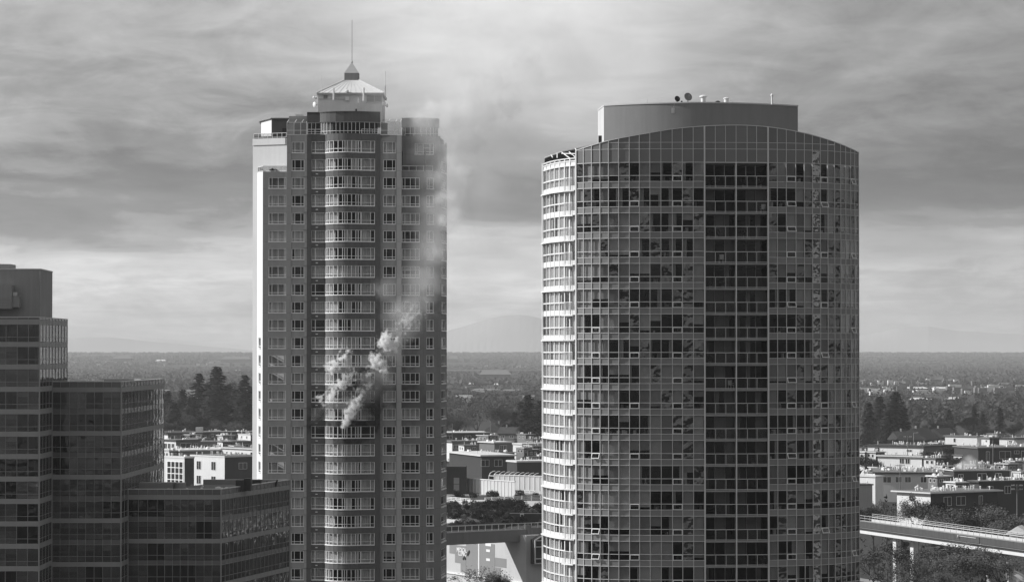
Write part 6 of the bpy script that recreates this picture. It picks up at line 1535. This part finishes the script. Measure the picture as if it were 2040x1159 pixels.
# bright billows leaving the window and rolling up the wall
B = []
for (px, py, r, off, a) in ((684, 850, 6, -3.4, 1), (688, 842, 8, -3.6, 1), (693, 832, 10, -3.8, 1), (699, 821, 12, -4, 1), (706, 810, 12, -4.2, 1), (713, 798, 10, -4.4, 1), (704, 802, 9, -4.2, .9), (716, 790, 8, -4.4, .85), (724, 778, 9, -4.4, .6),
        (770, 682, 16, -4.8, 1), (767, 671, 11, -4.8, .9), (780, 690, 13, -4.8, .95), (788, 684, 11, -4.8, .8), (748, 716, 13, -4.6, .95), (757, 724, 13, -4.6, .95), (765, 738, 10, -4.6, .85), (744, 727, 10, -4.6, .8), (735, 745, 14, -4.6, .5),
        (660, 733, 13, -4, .8), (670, 725, 12, -4, .75), (680, 715, 11, -4, .7), (688, 704, 11, -4, .6), (668, 772, 12, -3.9, .75), (680, 764, 13, -4, .8), (692, 755, 13, -4, .8), (700, 744, 12, -4.1, .65), (660, 794, 11, -3.8, .7), (664, 783, 11, -3.8, .65), (637, 792, 10, -3, .6), (642, 806, 9, -3, .55), (734, 768, 11, -4.4, .55), (712, 782, 10, -4.3, .6), (815, 636, 26, -4.8, .55), (826, 625, 20, -4.8, .5)):
    B.append((sp(px, py, off), rad(r * 1.75, 1.5), a))
lo = Vector(sp(618, 862, -7)); hi = Vector(sp(850, 595, -1.0))
smoke('smoke', (lo.x, LY - 7.2, lo.z), (hi.x + .3, LY - 2.9, hi.z), (230, 54, 260), B, 5.0, .985, 1.5, 2.6, (.42, .95), .0, detail=5)
# grey veil that drags over the wall beside the window and up the shaded side
V = []
for (px, py, r, off, d, a) in ((700, 800, 40, -4, 2.0, .75), (740, 770, 45, -4.2, 2.2, .9), (765, 745, 45, -4.2, 2.2, 1.0), (690, 740, 45, -4, 2, .5), (785, 700, 40, -4, 2.2, .9), (800, 660, 40, -4, 2.4, 1.0), (815, 640, 38, -4, 2.4, 1.15), (790, 620, 40, -4, 2.4, .8), (830, 600, 45, -4, 2.6, .95), (770, 575, 38, -4, 2.4, .8),
        (840, 555, 48, -3.5, 3, 1.0), (850, 510, 48, -3.5, 3, 1.0), (865, 460, 50, -3.5, 3, 1.05), (862, 410, 48, -3, 3, 1.0), (858, 360, 46, -2, 3, .95), (850, 310, 46, -1, 3, .85), (848, 270, 44, 1, 3, .75), (840, 240, 40, 3, 3, .7), (805, 250, 36, 2, 3, .45), (640, 840, 22, -3, 1.2, .5)):
    V.append((sp(px, py, off), rad(r, d), a))
lo = Vector(sp(612, 880, -8)); hi = Vector(sp(950, 185, 8))
smoke('smoke', (lo.x, LY - 7.6, lo.z), (hi.x, LY + 8, hi.z), (100, 46, 200), V, .20, .72, .36, 1.15, (.02, .8), .2, detail=6, seed=3.0)
# the cloud that streams off the roof and downwind
C = []
for (px, py, r, off, d, a) in ((820, 620, 50, -7, 3, .7), (850, 560, 60, -7, 3.2, .9), (868, 490, 62, -7.5, 3.5, .95), (885, 420, 68, -8, 4, 1.0), (900, 350, 75, -8.5, 4, 1.05), (905, 285, 80, -9, 4.5, 1.1), (860, 240, 60, -8, 4, 1.0), (930, 230, 90, -9, 5, 1.1), (980, 190, 105, -10, 5.5, 1.1), (1045, 140, 120, -10, 6, 1.05), (1120, 90, 135, -11, 6.5, 1.0), (1000, 290, 85, -9, 5, .9), (980, 380, 80, -9, 5, .85), (960, 470, 75, -9, 4.5, .8), (950, 560, 70, -8.5, 4.5, .75), (900, 120, 95, -9, 5, .8), (820, 130, 80, -8, 5, .6), (760, 190, 60, -7, 4, .55), (1190, 40, 140, -12, 7, .9), (1020, 30, 130, -11, 6.5, .9), (880, 30, 100, -10, 5.5, .65)):
    C.append((sp(px, py, off), rad(r, d), a))
lo = Vector(sp(640, 690, -20)); hi = Vector(sp(1330, -80, -20))
smoke('smoke', (lo.x, LY - 19, lo.z), (hi.x, LY - 3.2, hi.z), (130, 44, 160), C, .10, .995, .14, 1.1, (.0, .95), .0, detail=7, seed=9.0)
# the thick white head of the plume where it clears the roof into the sun
D_ = []
for (px, py, r, off, d, a) in ((835, 232, 30, -7, 2.5, .8), (862, 226, 36, -7.5, 3, 1.0), (892, 234, 42, -8, 3.2, 1.05), (930, 224, 46, -8, 3.5, 1.0), (970, 226, 44, -8.5, 3.5, .9), (1010, 205, 46, -9, 3.5, .8), (905, 272, 40, -8, 3, .95), (940, 285, 40, -8, 3, .85), (935, 180, 46, -9, 3.5, .8), (990, 160, 56, -9, 4, .75), (900, 330, 46, -7.5, 3, .7), (893, 385, 46, -7.2, 3, .62), (884, 440, 46, -6.8, 3, .6), (873, 500, 44, -6.4, 2.8, .6), (862, 560, 42, -5.8, 2.6, .58), (845, 605, 38, -5.5, 2.4, .52), (1050, 120, 60, -10, 4, .6), (925, 340, 36, -8, 3, .7), (915, 430, 34, -8, 3, .7)):
    D_.append((sp(px, py, off), rad(r * 1.3, d), a))
lo = Vector(sp(790, 640, -10)); hi = Vector(sp(1150, 40, -10))
smoke('smoke', (lo.x, LY - 14, lo.z), (hi.x, LY - 3.4, hi.z), (150, 60, 240), D_, .60, .997, .36, 1.9, (.30, 1.1), .0, detail=7, seed=5.0)
# black smoke hanging about the burnt windows
K = []
for (px, py, r, a) in ((632, 836, 15, .9), (640, 822, 13, .8), (742, 838, 13, .9), (746, 818, 15, 1.0), (748, 795, 14, .85), (705, 838, 14, .6), (728, 800, 20, .8), (715, 765, 20, .7), (690, 786, 18, .55), (742, 765, 18, .7), (765, 770, 20, .6), (775, 725, 18, .5)):
    K.append((sp(px, py, -3.6), rad(r * 1.3, 1.0), a))
lo = Vector(sp(612, 862, -5)); hi = Vector(sp(800, 690, -5))
smoke('smoke', (lo.x, LY - 4.9, lo.z), (hi.x, LY - 2.85, hi.z), (150, 24, 140), K, 2.6, .10, .9, 1.5, (.15, .9), .0, detail=6, seed=2.0)
# smoke from a chimney beyond the rounded tower
Z = []
Yc = 905.0
for (px, py, r, a) in ((1912, 932, 12, 1), (1922, 926, 15, 1), (1936, 922, 16, 1), (1948, 930, 12, .9), (1930, 914, 12, .8)):
    s = Yc / FPX; Z.append((tuple(P(px, py, Yc)), (r * s * 1.25, 2.6, r * s), a))
lo = P(1885, 945, Yc); hi = P(1972, 895, Yc)
smoke('smoke', (lo.x, Yc - 4, lo.z), (hi.x, Yc + 4, hi.z), (60, 30, 40), Z, .35, .9, .45, 1.0, (.1, .8), .2)

# ================================================================== air
def build_haze():
    mb = MB().box(-10500, 10500, -900, 24000, -1.0, 330.0)
    mt = bpy.data.materials.new('haze'); mt.use_nodes = True; nt = mt.node_tree; nt.nodes.clear()
    o = nt.nodes.new('ShaderNodeOutputMaterial'); v = nt.nodes.new('ShaderNodeVolumePrincipled'); v.inputs['Color'].default_value = (.92, .92, .92, 1); v.inputs['Density'].default_value = HAZE; v.inputs['Anisotropy'].default_value = .0
    nt.links.new(v.outputs[0], o.inputs['Volume']); tag(mb.build('haze', mt), kind='stuff')
HAZE = 5.2e-5
build_haze()
